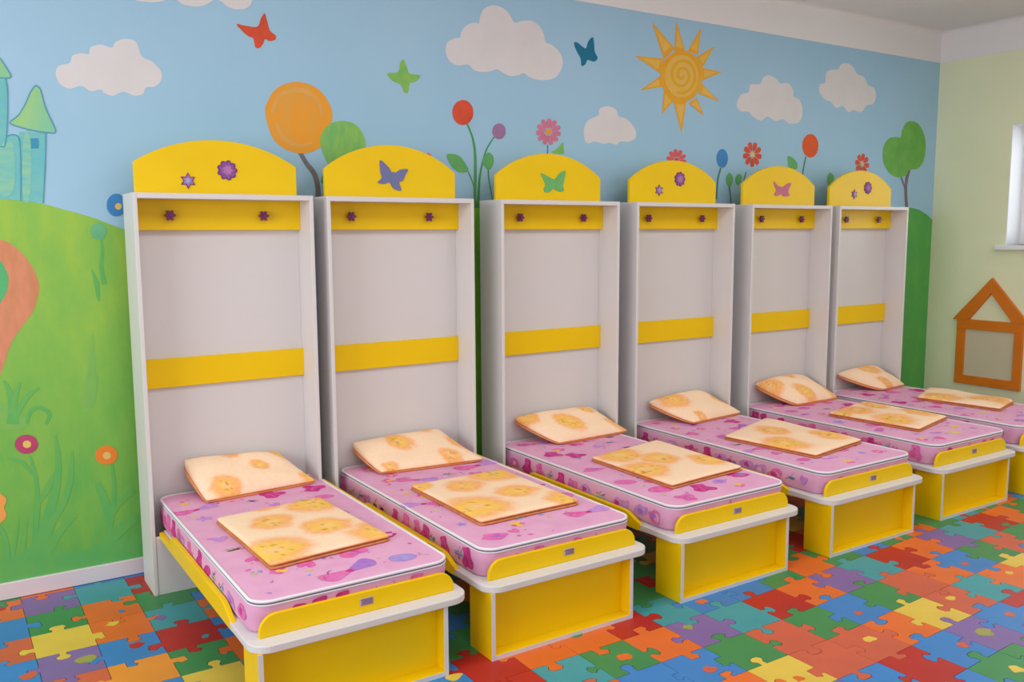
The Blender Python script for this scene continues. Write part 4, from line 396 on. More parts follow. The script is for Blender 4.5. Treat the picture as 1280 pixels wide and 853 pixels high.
 ('painted_trunk','grey',1,[(5.95,2.07),(5.945,2.053),(5.939,2.036),(5.933,2.018),(5.929,2),(5.925,1.982),(5.923,1.964),(5.922,1.947),(5.921,1.929),(5.921,1.909),(5.923,1.885),(5.927,1.855),(5.933,1.82),(5.94,1.784),(5.947,1.746),(5.954,1.71),(5.997,1.712),(5.989,1.749),(5.981,1.786),(5.973,1.823),(5.967,1.857),(5.962,1.886),(5.96,1.91),(5.959,1.929),(5.96,1.946),(5.963,1.962),(5.966,1.979),(5.971,1.996),(5.976,2.013),(5.983,2.03),(5.99,2.048),(5.997,2.065)],'grey forked trunk of the small painted tree'),
 ('painted_trunk','grey',1,[(5.853,2.006),(5.864,1.991),(5.875,1.974),(5.886,1.958),(5.897,1.943),(5.906,1.93),(5.914,1.918),(5.92,1.909),(5.925,1.9),(5.931,1.892),(5.937,1.883),(5.959,1.888),(5.953,1.897),(5.948,1.905),(5.942,1.914),(5.936,1.923),(5.928,1.935),(5.919,1.948),(5.908,1.964),(5.897,1.98),(5.886,1.996),(5.874,2.012)],None),
 ('painted_hill','green_hill',1,[(4,0.05),(4,1.493),(4.9,1.683),(6.023,1.762),(6.14,1.745),(6.253,1.705),(6.337,1.658),(6.325,1.558),(6.325,0.05)],'green hill painted at the right end of the mural'),
 ('painted_hill','green_left',1,[(-2.4,0.05),(-2.4,1.483),(-1.4,1.713),(-0.405,1.733),(-0.397,1.733),(-0.39,1.733),(-0.379,1.732),(-0.364,1.731),(-0.347,1.728),(-0.328,1.726),(-0.309,1.723),(-0.289,1.72),(-0.267,1.717),(-0.245,1.712),(-0.221,1.707),(-0.197,1.702),(-0.174,1.695),(-0.151,1.688),(-0.125,1.68),(-0.095,1.672),(-0.063,1.662),(-0.034,1.653),(-0.01,1.644),(0.01,1.635),(0.032,1.625),(0.055,1.616),(0.08,1.606),(0.108,1.594),(0.136,1.58),(0.167,1.564),(0.205,1.541),(0.253,1.504),(0.308,1.459),(0.364,1.414),(1.05,0.9),(1.3,0.6),(1.4,0.05)],'broad grassy green hill painted at the left of the mural'),
 ('painted_hill','green_strip',1,[(1.5,0.05),(1.5,1.2),(1.7,1.727),(1.85,1.757),(2.2,1.747),(2.35,1.65),(2.5,1.2),(2.6,0.05)],'green grass bank painted between the second and third cabinets'),
 ('painted_path','path',2,[(-0.424,1.566),(-0.415,1.608),(-0.407,1.602),(-0.399,1.576),(-0.39,1.558),(-0.381,1.554),(-0.37,1.55),(-0.36,1.544),(-0.349,1.536),(-0.337,1.526),(-0.326,1.514),(-0.314,1.5),(-0.304,1.486),(-0.294,1.47),(-0.285,1.454),(-0.276,1.437),(-0.27,1.42),(-0.265,1.404),(-0.261,1.389),(-0.258,1.374),(-0.257,1.359),(-0.258,1.346),(-0.259,1.334),(-0.262,1.322),(-0.266,1.309),(-0.27,1.295),(-0.274,1.28),(-0.28,1.265),(-0.287,1.249),(-0.298,1.233),(-0.311,1.215),(-0.324,1.198),(-0.336,1.181),(-0.347,1.166),(-0.357,1.152),(-0.366,1.138),(-0.375,1.123),(-0.382,1.107),(-0.389,1.089),(-0.395,1.072),(-0.401,1.055),(-0.407,1.039),(-0.412,1.023),(-0.418,1.008),(-0.422,0.996),(-0.426,0.987),(-0.429,0.979),(-0.433,0.973),(-0.437,0.967),(-0.445,0.947),(-0.454,0.917),(-0.462,0.909),(-0.464,0.95),(-0.459,1.075),(-0.448,1.26),(-0.435,1.442)],'winding salmon path painted on the left hill'),
 ('painted_bush','teal_gr',3,[(-0.421,1.478),(-0.415,1.491),(-0.407,1.487),(-0.399,1.474),(-0.392,1.463),(-0.386,1.454),(-0.381,1.442),(-0.377,1.43),(-0.374,1.418),(-0.371,1.408),(-0.37,1.398),(-0.37,1.388),(-0.371,1.378),(-0.373,1.368),(-0.375,1.356),(-0.379,1.345),(-0.383,1.334),(-0.388,1.323),(-0.395,1.311),(-0.401,1.3),(-0.408,1.29),(-0.415,1.278),(-0.424,1.263),(-0.431,1.256),(-0.435,1.267),(-0.435,1.309),(-0.432,1.372),(-0.427,1.436)],None),
 ('painted_flower','blue',3,[(0.111,1.708),(0.108,1.692),(0.102,1.678),(0.092,1.666),(0.08,1.659),(0.068,1.657),(0.055,1.659),(0.044,1.666),(0.036,1.677),(0.031,1.691),(0.03,1.706),(0.033,1.722),(0.039,1.736),(0.049,1.747),(0.06,1.755),(0.073,1.757),(0.085,1.755),(0.096,1.748),(0.105,1.737),(0.11,1.723)],'blue flower painted at the left edge of the first cabinet'),
 ('painted_flower_heart','straw',4,[(0.092,1.701),(0.09,1.694),(0.084,1.688),(0.077,1.686),(0.07,1.688),(0.066,1.693),(0.064,1.701),(0.066,1.708),(0.072,1.714),(0.079,1.716),(0.086,1.714),(0.091,1.709)],None),
 ('painted_flower','teal_pl',3,[(0.023,1.591),(0.021,1.579),(0.016,1.569),(0.008,1.56),(-0.001,1.555),(-0.011,1.553),(-0.02,1.555),(-0.029,1.56),(-0.035,1.569),(-0.039,1.579),(-0.04,1.591),(-0.038,1.603),(-0.033,1.614),(-0.025,1.622),(-0.016,1.627),(-0.007,1.629),(0.003,1.627),(0.012,1.622),(0.018,1.614),(0.022,1.603)],'pale teal flower painted on the hill'),
 ('painted_stem','grass',2,[(-0.003,1.558),(-0.003,1.545),(-0.003,1.533),(-0.004,1.52),(-0.004,1.508),(-0.005,1.496),(-0.007,1.484),(-0.009,1.473),(-0.012,1.461),(-0.014,1.448),(-0.015,1.433),(-0.014,1.418),(-0.013,1.402),(-0.012,1.386),(-0.01,1.369),(-0.008,1.353),(0.013,1.357),(0.01,1.373),(0.008,1.389),(0.006,1.405),(0.004,1.42),(0.003,1.434),(0.003,1.447),(0.004,1.459),(0.006,1.471),(0.007,1.483),(0.008,1.496),(0.008,1.509),(0.007,1.521),(0.006,1.534),(0.005,1.546),(0.005,1.558)],None),
 ('painted_grass_blade','grass',2,[(-0.049,1.424),(-0.045,1.423),(-0.04,1.415),(-0.034,1.404),(-0.029,1.393),(-0.025,1.384),(-0.022,1.374),(-0.019,1.363),(-0.017,1.351),(-0.017,1.333),(-0.018,1.313),(-0.019,1.294),(-0.021,1.283),(-0.024,1.28),(-0.027,1.283),(-0.03,1.29),(-0.033,1.299),(-0.035,1.311),(-0.037,1.328),(-0.039,1.345),(-0.041,1.362),(-0.043,1.38),(-0.046,1.399),(-0.048,1.415)],None),
 ('painted_grass_blade','grass_sf',2,[(-0.058,1.143),(-0.055,1.131),(-0.055,1.098),(-0.055,1.055),(-0.055,1.016),(-0.055,0.978),(-0.054,0.937),(-0.054,0.9),(-0.058,0.875),(-0.069,0.863),(-0.084,0.861),(-0.098,0.867),(-0.106,0.88),(-0.105,0.901),(-0.099,0.93),(-0.09,0.963),(-0.082,0.997),(-0.076,1.038),(-0.069,1.085),(-0.062,1.125)],None),
 ('painted_castle_tower','castle',2,[(-0.291,2.008),(-0.246,2.006),(-0.192,2.007),(-0.2,1.901),(-0.211,1.793),(-0.22,1.71),(-0.304,1.721),(-0.298,1.865)],'teal castle tower painted on the left hill'),
 ('painted_castle_tower','castle_y',3,[(-0.274,1.996),(-0.267,2.012),(-0.259,2.015),(-0.253,2.001),(-0.251,1.967),(-0.252,1.917),(-0.254,1.866),(-0.258,1.815),(-0.264,1.762),(-0.27,1.726),(-0.279,1.711),(-0.288,1.713),(-0.294,1.73),(-0.295,1.765),(-0.293,1.815),(-0.29,1.865),(-0.285,1.914),(-0.28,1.962)],None),
 ('painted_castle_wall','castle',2,[(-0.387,1.942),(-0.365,1.946),(-0.342,1.981),(-0.319,1.994),(-0.298,1.987),(-0.293,1.955),(-0.295,1.865),(-0.304,1.721),(-0.401,1.728)],'teal castle wall beside the tower'),
 ('painted_castle_wall','castle_y',3,[(-0.374,1.927),(-0.362,1.95),(-0.348,1.958),(-0.336,1.961),(-0.327,1.963),(-0.319,1.96),(-0.315,1.946),(-0.314,1.911),(-0.316,1.865),(-0.319,1.823),(-0.322,1.792),(-0.327,1.767),(-0.335,1.749),(-0.351,1.737),(-0.372,1.733),(-0.385,1.748),(-0.387,1.8),(-0.382,1.871)],None),
 ('painted_castle_tower','castle',2,[(-0.368,2.23),(-0.327,2.225),(-0.324,2.162),(-0.333,2.041),(-0.345,1.952),(-0.387,1.942)],None),
 ('painted_castle_roof','castle_g',3,[(-0.219,2.204),(-0.212,2.203),(-0.207,2.195),(-0.201,2.184),(-0.197,2.166),(-0.194,2.144),(-0.19,2.124),(-0.185,2.107),(-0.18,2.092),(-0.174,2.076),(-0.166,2.055),(-0.156,2.032),(-0.153,2.015),(-0.159,2.008),(-0.171,2.007),(-0.186,2.008),(-0.204,2.009),(-0.226,2.012),(-0.245,2.016),(-0.261,2.019),(-0.275,2.023),(-0.288,2.028),(-0.304,2.032),(-0.318,2.037),(-0.325,2.043),(-0.32,2.053),(-0.306,2.064),(-0.292,2.076),(-0.281,2.09),(-0.27,2.106),(-0.26,2.123),(-0.252,2.141),(-0.245,2.161),(-0.239,2.177),(-0.232,2.19),(-0.225,2.2)],'green pointed castle roof'),
 ('painted_castle_roof','castle_g',3,[(-0.362,2.325),(-0.342,2.303),(-0.323,2.266),(-0.308,2.229),(-0.34,2.223),(-0.368,2.23)],None),
 ('painted_outline','castle_ol',4,[(-0.22,2.204),(-0.227,2.195),(-0.233,2.186),(-0.241,2.174),(-0.249,2.157),(-0.257,2.138),(-0.266,2.119),(-0.275,2.103),(-0.284,2.087),(-0.294,2.074),(-0.307,2.062),(-0.32,2.052),(-0.327,2.041),(-0.319,2.033),(-0.304,2.028),(-0.289,2.024),(-0.276,2.02),(-0.261,2.016),(-0.246,2.013),(-0.226,2.01),(-0.205,2.008),(-0.186,2.007),(-0.172,2.006),(-0.159,2.006),(-0.152,2.015),(-0.155,2.033),(-0.164,2.056),(-0.172,2.077),(-0.178,2.093),(-0.183,2.108),(-0.188,2.125),(-0.192,2.145),(-0.195,2.167),(-0.199,2.185),(-0.204,2.195),(-0.21,2.2),(-0.216,2.205),(-0.219,2.201),(-0.213,2.196),(-0.208,2.192),(-0.203,2.183),(-0.2,2.166),(-0.196,2.144),(-0.192,2.123),(-0.188,2.106),(-0.182,2.091),(-0.176,2.075),(-0.168,2.053),(-0.159,2.031),(-0.156,2.015),(-0.16,2.011),(-0.171,2.011),(-0.185,2.012),(-0.204,2.013),(-0.225,2.015),(-0.244,2.018),(-0.26,2.021),(-0.274,2.025),(-0.287,2.029),(-0.303,2.033),(-0.317,2.038),(-0.323,2.042),(-0.318,2.048),(-0.304,2.058),(-0.291,2.07),(-0.281,2.085),(-0.271,2.101),(-0.262,2.117),(-0.253,2.136),(-0.245,2.155),(-0.237,2.172),(-0.23,2.183),(-0.224,2.192),(-0.217,2.201)],None),
 ('painted_outline','castle_ol',4,[(-0.194,2.007),(-0.197,1.972),(-0.199,1.937),(-0.202,1.901),(-0.206,1.865),(-0.21,1.828),(-0.213,1.793),(-0.216,1.764),(-0.219,1.738),(-0.222,1.712),(-0.217,1.712),(-0.215,1.738),(-0.212,1.764),(-0.209,1.793),(-0.205,1.828),(-0.201,1.865),(-0.198,1.901),(-0.195,1.937),(-0.192,1.972),(-0.19,2.007)],None),
 ('painted_outline','castle_ol',4,[(-0.337,1.983),(-0.33,1.986),(-0.324,1.99),(-0.318,1.991),(-0.311,1.991),(-0.304,1.989),(-0.298,1.984),(-0.296,1.977),(-0.295,1.967),(-0.294,1.95),(-0.294,1.928),(-0.295,1.9),(-0.297,1.865),(-0.299,1.821),(-0.303,1.771),(-0.306,1.721),(-0.302,1.721),(-0.298,1.771),(-0.295,1.821),(-0.292,1.865),(-0.291,1.9),(-0.29,1.928),(-0.29,1.951),(-0.29,1.967),(-0.291,1.978),(-0.295,1.987),(-0.301,1.993),(-0.31,1.996),(-0.318,1.996),(-0.325,1.994),(-0.332,1.991),(-0.339,1.987)],None),
 ('painted_outline','castle_ol',4,[(-0.33,2.225),(-0.328,2.206),(-0.327,2.187),(-0.326,2.162),(-0.328,2.125),(-0.331,2.082),(-0.335,2.041),(-0.339,2.005),(-0.344,1.972),(-0.349,1.949),(-0.354,1.942),(-0.359,1.944),(-0.365,1.945),(-0.366,1.941),(-0.36,1.939),(-0.352,1.938),(-0.345,1.947),(-0.34,1.971),(-0.335,2.005),(-0.331,2.041),(-0.327,2.082),(-0.324,2.125),(-0.322,2.162),(-0.322,2.188),(-0.324,2.207),(-0.325,2.226)],None),
 ('painted_outline','castle_ol',4,[(-0.344,2.298),(-0.338,2.287),(-0.331,2.276),(-0.325,2.264),(-0.318,2.251),(-0.311,2.238),(-0.31,2.23),(-0.316,2.227),(-0.328,2.225),(-0.34,2.225),(-0.348,2.225),(-0.354,2.226),(-0.361,2.226),(-0.362,2.222),(-0.355,2.221),(-0.349,2.22),(-0.341,2.22),(-0.329,2.221),(-0.315,2.222),(-0.306,2.228),(-0.307,2.24),(-0.314,2.254),(-0.321,2.267),(-0.328,2.278),(-0.334,2.29),(-0.341,2.301)],None),
 ('painted_castle_window','castle_w',4,[(-0.251,1.981),(-0.222,1.984),(-0.223,1.942),(-0.251,1.939)],None),
 ('painted_flower','magenta',4,[(-0.303,0.668),(-0.306,0.655),(-0.313,0.644),(-0.324,0.636),(-0.337,0.632),(-0.351,0.631),(-0.364,0.635),(-0.376,0.643),(-0.385,0.654),(-0.391,0.667),(-0.392,0.68),(-0.389,0.693),(-0.382,0.703),(-0.372,0.712),(-0.359,0.716),(-0.345,0.716),(-0.332,0.712),(-0.32,0.705),(-0.31,0.694),(-0.305,0.681)],'magenta flower painted low on the left hill'),
 ('painted_flower_heart','straw',5,[(-0.33,0.671),(-0.332,0.663),(-0.339,0.658),(-0.347,0.657),(-0.355,0.66),(-0.361,0.667),(-0.362,0.676),(-0.36,0.684),(-0.353,0.689),(-0.345,0.69),(-0.337,0.687),(-0.331,0.68)],None),
 ('painted_flower','orange_f',4,[(0.014,0.574),(0.011,0.561),(0.004,0.55),(-0.007,0.541),(-0.021,0.537),(-0.036,0.537),(-0.05,0.542),(-0.063,0.55),(-0.073,0.561),(-0.079,0.574),(-0.08,0.587),(-0.077,0.6),(-0.07,0.611),(-0.059,0.619),(-0.046,0.624),(-0.031,0.624),(-0.016,0.62),(-0.003,0.612),(0.007,0.601),(0.013,0.588)],'orange flower painted low beside the first cabinet'),
 ('painted_flower_heart','straw',5,[(-0.014,0.576),(-0.017,0.567),(-0.024,0.562),(-0.032,0.56),(-0.041,0.564),(-0.046,0.571),(-0.048,0.58),(-0.045,0.589),(-0.039,0.594),(-0.03,0.596),(-0.022,0.592),(-0.016,0.585)],None),
 ('painted_flower','orange_f2',4,[(-0.48,0.47),(-0.475,0.478),(-0.468,0.478),(-0.462,0.473),(-0.456,0.468),(-0.451,0.463),(-0.445,0.456),(-0.441,0.448),(-0.439,0.44),(-0.44,0.433),(-0.444,0.425),(-0.448,0.417),(-0.45,0.408),(-0.449,0.4),(-0.446,0.39),(-0.444,0.381),(-0.443,0.373),(-0.446,0.366),(-0.45,0.358),(-0.455,0.352),(-0.461,0.348),(-0.468,0.344),(-0.476,0.34),(-0.483,0.34),(-0.487,0.35),(-0.488,0.374),(-0.487,0.41),(-0.483,0.445)],'pale orange flower at the left edge'),
 ('painted_grass_blade','grass',3,[(-0.341,0.621),(-0.338,0.597),(-0.334,0.573),(-0.331,0.548),(-0.329,0.523),(-0.328,0.496),(-0.328,0.467),(-0.329,0.438),(-0.33,0.41),(-0.334,0.383),(-0.338,0.355),(-0.343,0.328),(-0.347,0.299),(-0.35,0.271),(-0.353,0.242),(-0.355,0.214),(-0.358,0.185),(-0.332,0.18),(-0.331,0.208),(-0.329,0.237),(-0.327,0.265),(-0.325,0.293),(-0.322,0.321),(-0.318,0.349),(-0.314,0.378),(-0.312,0.407),(-0.311,0.436),(-0.312,0.466),(-0.313,0.495),(-0.315,0.523),(-0.319,0.55),(-0.324,0.574),(-0.329,0.598),(-0.334,0.622)],None),
 ('painted_grass_blade','grass',3,[(-0.423,0.62),(-0.409,0.611),(-0.395,0.603),(-0.382,0.594),(-0.372,0.584),(-0.362,0.574),(-0.353,0.561),(-0.344,0.547),(-0.335,0.533),(-0.327,0.539),(-0.335,0.554),(-0.342,0.57),(-0.35,0.585),(-0.361,0.6),(-0.376,0.609),(-0.391,0.615),(-0.407,0.62),(-0.421,0.626)],None),
 ('painted_grass_blade','grass',3,[(-0.238,0.698),(-0.238,0.671),(-0.237,0.643),(-0.237,0.616),(-0.238,0.59),(-0.241,0.565),(-0.244,0.541),(-0.248,0.517),(-0.254,0.492),(-0.261,0.467),(-0.269,0.441),(-0.279,0.414),(-0.289,0.386),(-0.3,0.355),(-0.313,0.322),(-0.325,0.289),(-0.336,0.256),(-0.343,0.226),(-0.349,0.197),(-0.355,0.17),(-0.36,0.143),(-0.312,0.125),(-0.307,0.153),(-0.303,0.18),(-0.299,0.208),(-0.293,0.236),(-0.284,0.267),(-0.274,0.301),(-0.263,0.335),(-0.253,0.368),(-0.245,0.398),(-0.237,0.426),(-0.231,0.454),(-0.225,0.482),(-0.222,0.509),(-0.219,0.535),(-0.219,0.561),(-0.219,0.588),(-0.22,0.616),(-0.223,0.643),(-0.227,0.671),(-0.23,0.698)],None),
 ('painted_grass_blade','grass',3,[(-0.174,0.616),(-0.178,0.588),(-0.182,0.559),(-0.187,0.532),(-0.194,0.505),(-0.201,0.478),(-0.21,0.451),(-0.22,0.424),(-0.231,0.399),(-0.244,0.376),(-0.26,0.354),(-0.275,0.331),(-0.289,0.306),(-0.3,0.278),(-0.31,0.25),(-0.318,0.222),(-0.327,0.195),(-0.299,0.18),(-0.29,0.208),(-0.282,0.236),(-0.273,0.262),(-0.263,0.287),(-0.251,0.31),(-0.237,0.333),(-0.222,0.357),(-0.208,0.383),(-0.197,0.41),(-0.187,0.439),(-0.179,0.468),(-0.172,0.497),(-0.169,0.527),(-0.168,0.557),(-0.168,0.586),(-0.168,0.615)],None),
 ('painted_grass_blade','grass',3,[(-0.25,0.536),(-0.259,0.522),(-0.268,0.507),(-0.277,0.493),(-0.287,0.478),(-0.295,0.46),(-0.304,0.44),(-0.314,0.42),(-0.324,0.4),(-0.316,0.393),(-0.303,0.41),(-0.29,0.427),(-0.277,0.445),(-0.265,0.461),(-0.258,0.48),(-0.253,0.498),(-0.248,0.515),(-0.243,0.532)],None),
 ('painted_grass_blade','grass',3,[(-0.02,0.534),(-0.018,0.51),(-0.017,0.487),(-0.015,0.463),(-0.015,0.439),(-0.017,0.414),(-0.02,0.388),(-0.024,0.362),(-0.029,0.335),(-0.034,0.306),(-0.04,0.276),(-0.046,0.247),(-0.053,0.221),(-0.059,0.2),(-0.066,0.181),(-0.073,0.163),(-0.08,0.144),(-0.055,0.13),(-0.049,0.149),(-0.042,0.168),(-0.036,0.188),(-0.03,0.212),(-0.025,0.239),(-0.019,0.269),(-0.014,0.3),(-0.01,0.329),(-0.006,0.357),(-0.003,0.384),(-0.001,0.411),(-0.001,0.437),(-0.001,0.462),(-0.003,0.487),(-0.005,0.51),(-0.007,0.534)],None),
 ('painted_grass_blade','grass',3,[(-0.087,0.452),(-0.082,0.428),(-0.077,0.405),(-0.072,0.382),(-0.068,0.359),(-0.062,0.334),(-0.056,0.307),(-0.051,0.279),(-0.045,0.251),(-0.024,0.252),(-0.025,0.28),(-0.027,0.308),(-0.028,0.337),(-0.031,0.365),(-0.039,0.39),(-0.048,0.414),(-0.057,0.436),(-0.065,0.458)],None),
 ('painted_grass_blade','grass',3,[(0.07,0.413),(0.055,0.404),(0.04,0.396),(0.025,0.386),(0.01,0.373),(-0.001,0.356),(-0.01,0.337),(-0.018,0.319),(-0.026,0.3),(-0.017,0.293),(-0.005,0.308),(0.007,0.324),(0.018,0.338),(0.03,0.35),(0.042,0.36),(0.055,0.369),(0.07,0.378),(0.084,0.387)],None),
 ('painted_grass_blade','grass',3,[(-0.175,0.321),(-0.193,0.311),(-0.211,0.301),(-0.229,0.29),(-0.247,0.278),(-0.264,0.262),(-0.28,0.245),(-0.295,0.228),(-0.31,0.213),(-0.322,0.197),(-0.333,0.183),(-0.344,0.169),(-0.356,0.154),(-0.316,0.114),(-0.306,0.129),(-0.296,0.145),(-0.286,0.161),(-0.275,0.177),(-0.264,0.196),(-0.252,0.217),(-0.241,0.236),(-0.228,0.254),(-0.215,0.27),(-0.201,0.285),(-0.186,0.3),(-0.171,0.315)],None),
 ('painted_grass_blade','grass',3,[(0.072,0.283),(0.052,0.274),(0.031,0.265),(0.009,0.255),(-0.013,0.243),(-0.034,0.227),(-0.054,0.209),(-0.074,0.192),(-0.094,0.177),(-0.111,0.16),(-0.131,0.142),(-0.151,0.126),(-0.17,0.109),(-0.159,0.087),(-0.135,0.096),(-0.111,0.105),(-0.086,0.114),(-0.061,0.125),(-0.04,0.144),(-0.02,0.163),(-0.002,0.182),(0.016,0.197),(0.034,0.211),(0.052,0.224),(0.071,0.236),(0.09,0.249)],None),
 ('painted_grass_blade','grass',3,[(-0.371,0.326),(-0.376,0.307),(-0.381,0.288),(-0.386,0.27),(-0.391,0.251),(-0.395,0.232),(-0.399,0.212),(-0.403,0.193),(-0.407,0.174),(-0.388,0.167),(-0.385,0.186),(-0.382,0.206),(-0.379,0.226),(-0.376,0.245),(-0.373,0.265),(-0.371,0.285),(-0.369,0.305),(-0.367,0.325)],None),
 ('painted_grass_blade','grass',3,[(-0.399,0.343),(-0.405,0.324),(-0.411,0.306),(-0.417,0.287),(-0.423,0.269),(-0.427,0.249),(-0.431,0.23),(-0.435,0.211),(-0.439,0.192),(-0.422,0.186),(-0.419,0.205),(-0.416,0.225),(-0.413,0.244),(-0.41,0.263),(-0.406,0.283),(-0.403,0.302),(-0.399,0.322),(-0.395,0.341)],None),
 ('painted_grass_blade','grass',3,[(-0.478,0.332),(-0.474,0.317),(-0.47,0.303),(-0.466,0.289),(-0.464,0.272),(-0.463,0.251),(-0.463,0.226),(-0.463,0.198),(-0.464,0.171),(-0.439,0.169),(-0.44,0.196),(-0.441,0.223),(-0.442,0.25),(-0.445,0.274),(-0.45,0.294),(-0.457,0.309),(-0.464,0.322),(-0.47,0.336)],None),
 ('painted_grass_blade','grass',3,[(0.068,0.204),(0.056,0.183),(0.044,0.162),(0.032,0.141),(0.02,0.12),(0.08,0.082),(0.087,0.106),(0.094,0.13),(0.101,0.155),(0.108,0.179)],None),
 ('painted_grass_blade','grass',3,[(-0.419,0.957),(-0.415,0.942),(-0.411,0.928),(-0.407,0.914),(-0.405,0.899),(-0.404,0.884),(-0.404,0.868),(-0.405,0.852),(-0.406,0.836),(-0.408,0.82),(-0.411,0.805),(-0.414,0.789),(-0.417,0.773),(-0.37,0.766),(-0.371,0.783),(-0.371,0.799),(-0.372,0.817),(-0.374,0.835),(-0.375,0.852),(-0.378,0.87),(-0.381,0.888),(-0.385,0.905),(-0.391,0.92),(-0.397,0.935),(-0.404,0.948),(-0.411,0.961)],None),
 ('painted_grass_blade','grass',3,[(-0.357,0.949),(-0.365,0.936),(-0.372,0.923),(-0.379,0.909),(-0.386,0.893),(-0.391,0.874),(-0.395,0.855),(-0.399,0.836),(-0.403,0.816),(-0.379,0.81),(-0.376,0.83),(-0.374,0.849),(-0.371,0.868),(-0.368,0.886),(-0.364,0.901),(-0.36,0.916),(-0.355,0.931),(-0.35,0.946)],None),
 ('painted_grass_blade','grass',3,[(-0.285,0.921),(-0.297,0.915),(-0.31,0.908),(-0.322,0.901),(-0.335,0.892),(-0.346,0.88),(-0.357,0.867),(-0.367,0.854),(-0.376,0.84),(-0.384,0.826),(-0.389,0.813),(-0.394,0.799),(-0.4,0.786),(-0.377,0.773),(-0.372,0.787),(-0.367,0.8),(-0.362,0.812),(-0.355,0.825),(-0.349,0.838),(-0.341,0.852),(-0.332,0.865),(-0.323,0.877),(-0.314,0.887),(-0.304,0.897),(-0.292,0.906),(-0.281,0.916)],None),
 ('painted_grass_blade','grass',3,[(-0.337,0.761),(-0.332,0.775),(-0.327,0.79),(-0.323,0.802),(-0.318,0.811),(-0.312,0.816),(-0.305,0.82),(-0.297,0.822),(-0.29,0.822),(-0.281,0.817),(-0.271,0.81),(-0.262,0.801),(-0.259,0.795),(-0.258,0.789),(-0.262,0.78),(-0.268,0.768),(-0.273,0.757),(-0.264,0.751),(-0.258,0.761),(-0.251,0.772),(-0.245,0.784),(-0.243,0.799),(-0.251,0.813),(-0.262,0.823),(-0.275,0.832),(-0.287,0.837),(-0.298,0.838),(-0.31,0.836),(-0.32,0.831),(-0.329,0.822),(-0.335,0.81),(-0.339,0.795),(-0.343,0.779),(-0.346,0.765)],None),
 ('painted_grass_bank','grass',2,[(-0.518,0.173),(-0.498,0.181),(-0.471,0.178),(-0.441,0.179),(-0.408,0.194),(-0.372,0.214),(-0.34,0.228),(-0.317,0.234),(-0.298,0.235),(-0.28,0.228),(-0.262,0.207),(-0.243,0.179),(-0.223,0.157),(-0.201,0.15),(-0.178,0.151),(-0.151,0.154),(-0.121,0.163),(-0.088,0.175),(-0.054,0.183),(-0.018,0.185),(0.019,0.182),(0.054,0.174),(0.088,0.157),(0.119,0.134),(0.14,0.107),(0.158,0.072),(0.165,0.034),(0.135,0.009),(0.044,0.008),(-0.081,0.021),(-0.19,0.031),(-0.268,0.035),(-0.333,0.038),(-0.391,0.042),(-0.446,0.044),(-0.494,0.047),(-0.525,0.061),(-0.536,0.095),(-0.531,0.14)],None),
 ('painted_grass_bank','grass_sf',2,[(-0.474,0.845),(-0.456,0.856),(-0.43,0.861),(-0.407,0.859),(-0.39,0.851),(-0.375,0.837),(-0.362,0.821),(-0.349,0.802),(-0.339,0.78),(-0.337,0.762),(-0.346,0.75),(-0.364,0.743),(-0.386,0.74),(-0.418,0.744),(-0.454,0.754),(-0.479,0.769),(-0.487,0.793),(-0.484,0.822)],None),
 ('painted_grass_bank','grass_sf',2,[(-0.095,0.951),(-0.08,0.958),(-0.062,0.956),(-0.049,0.947),(-0.047,0.929),(-0.052,0.904),(-0.058,0.879),(-0.061,0.854),(-0.064,0.828),(-0.072,0.811),(-0.089,0.803),(-0.111,0.803),(-0.124,0.811),(-0.122,0.83),(-0.113,0.857),(-0.104,0.883),(-0.102,0.909),(-0.101,0.934)],None),
]
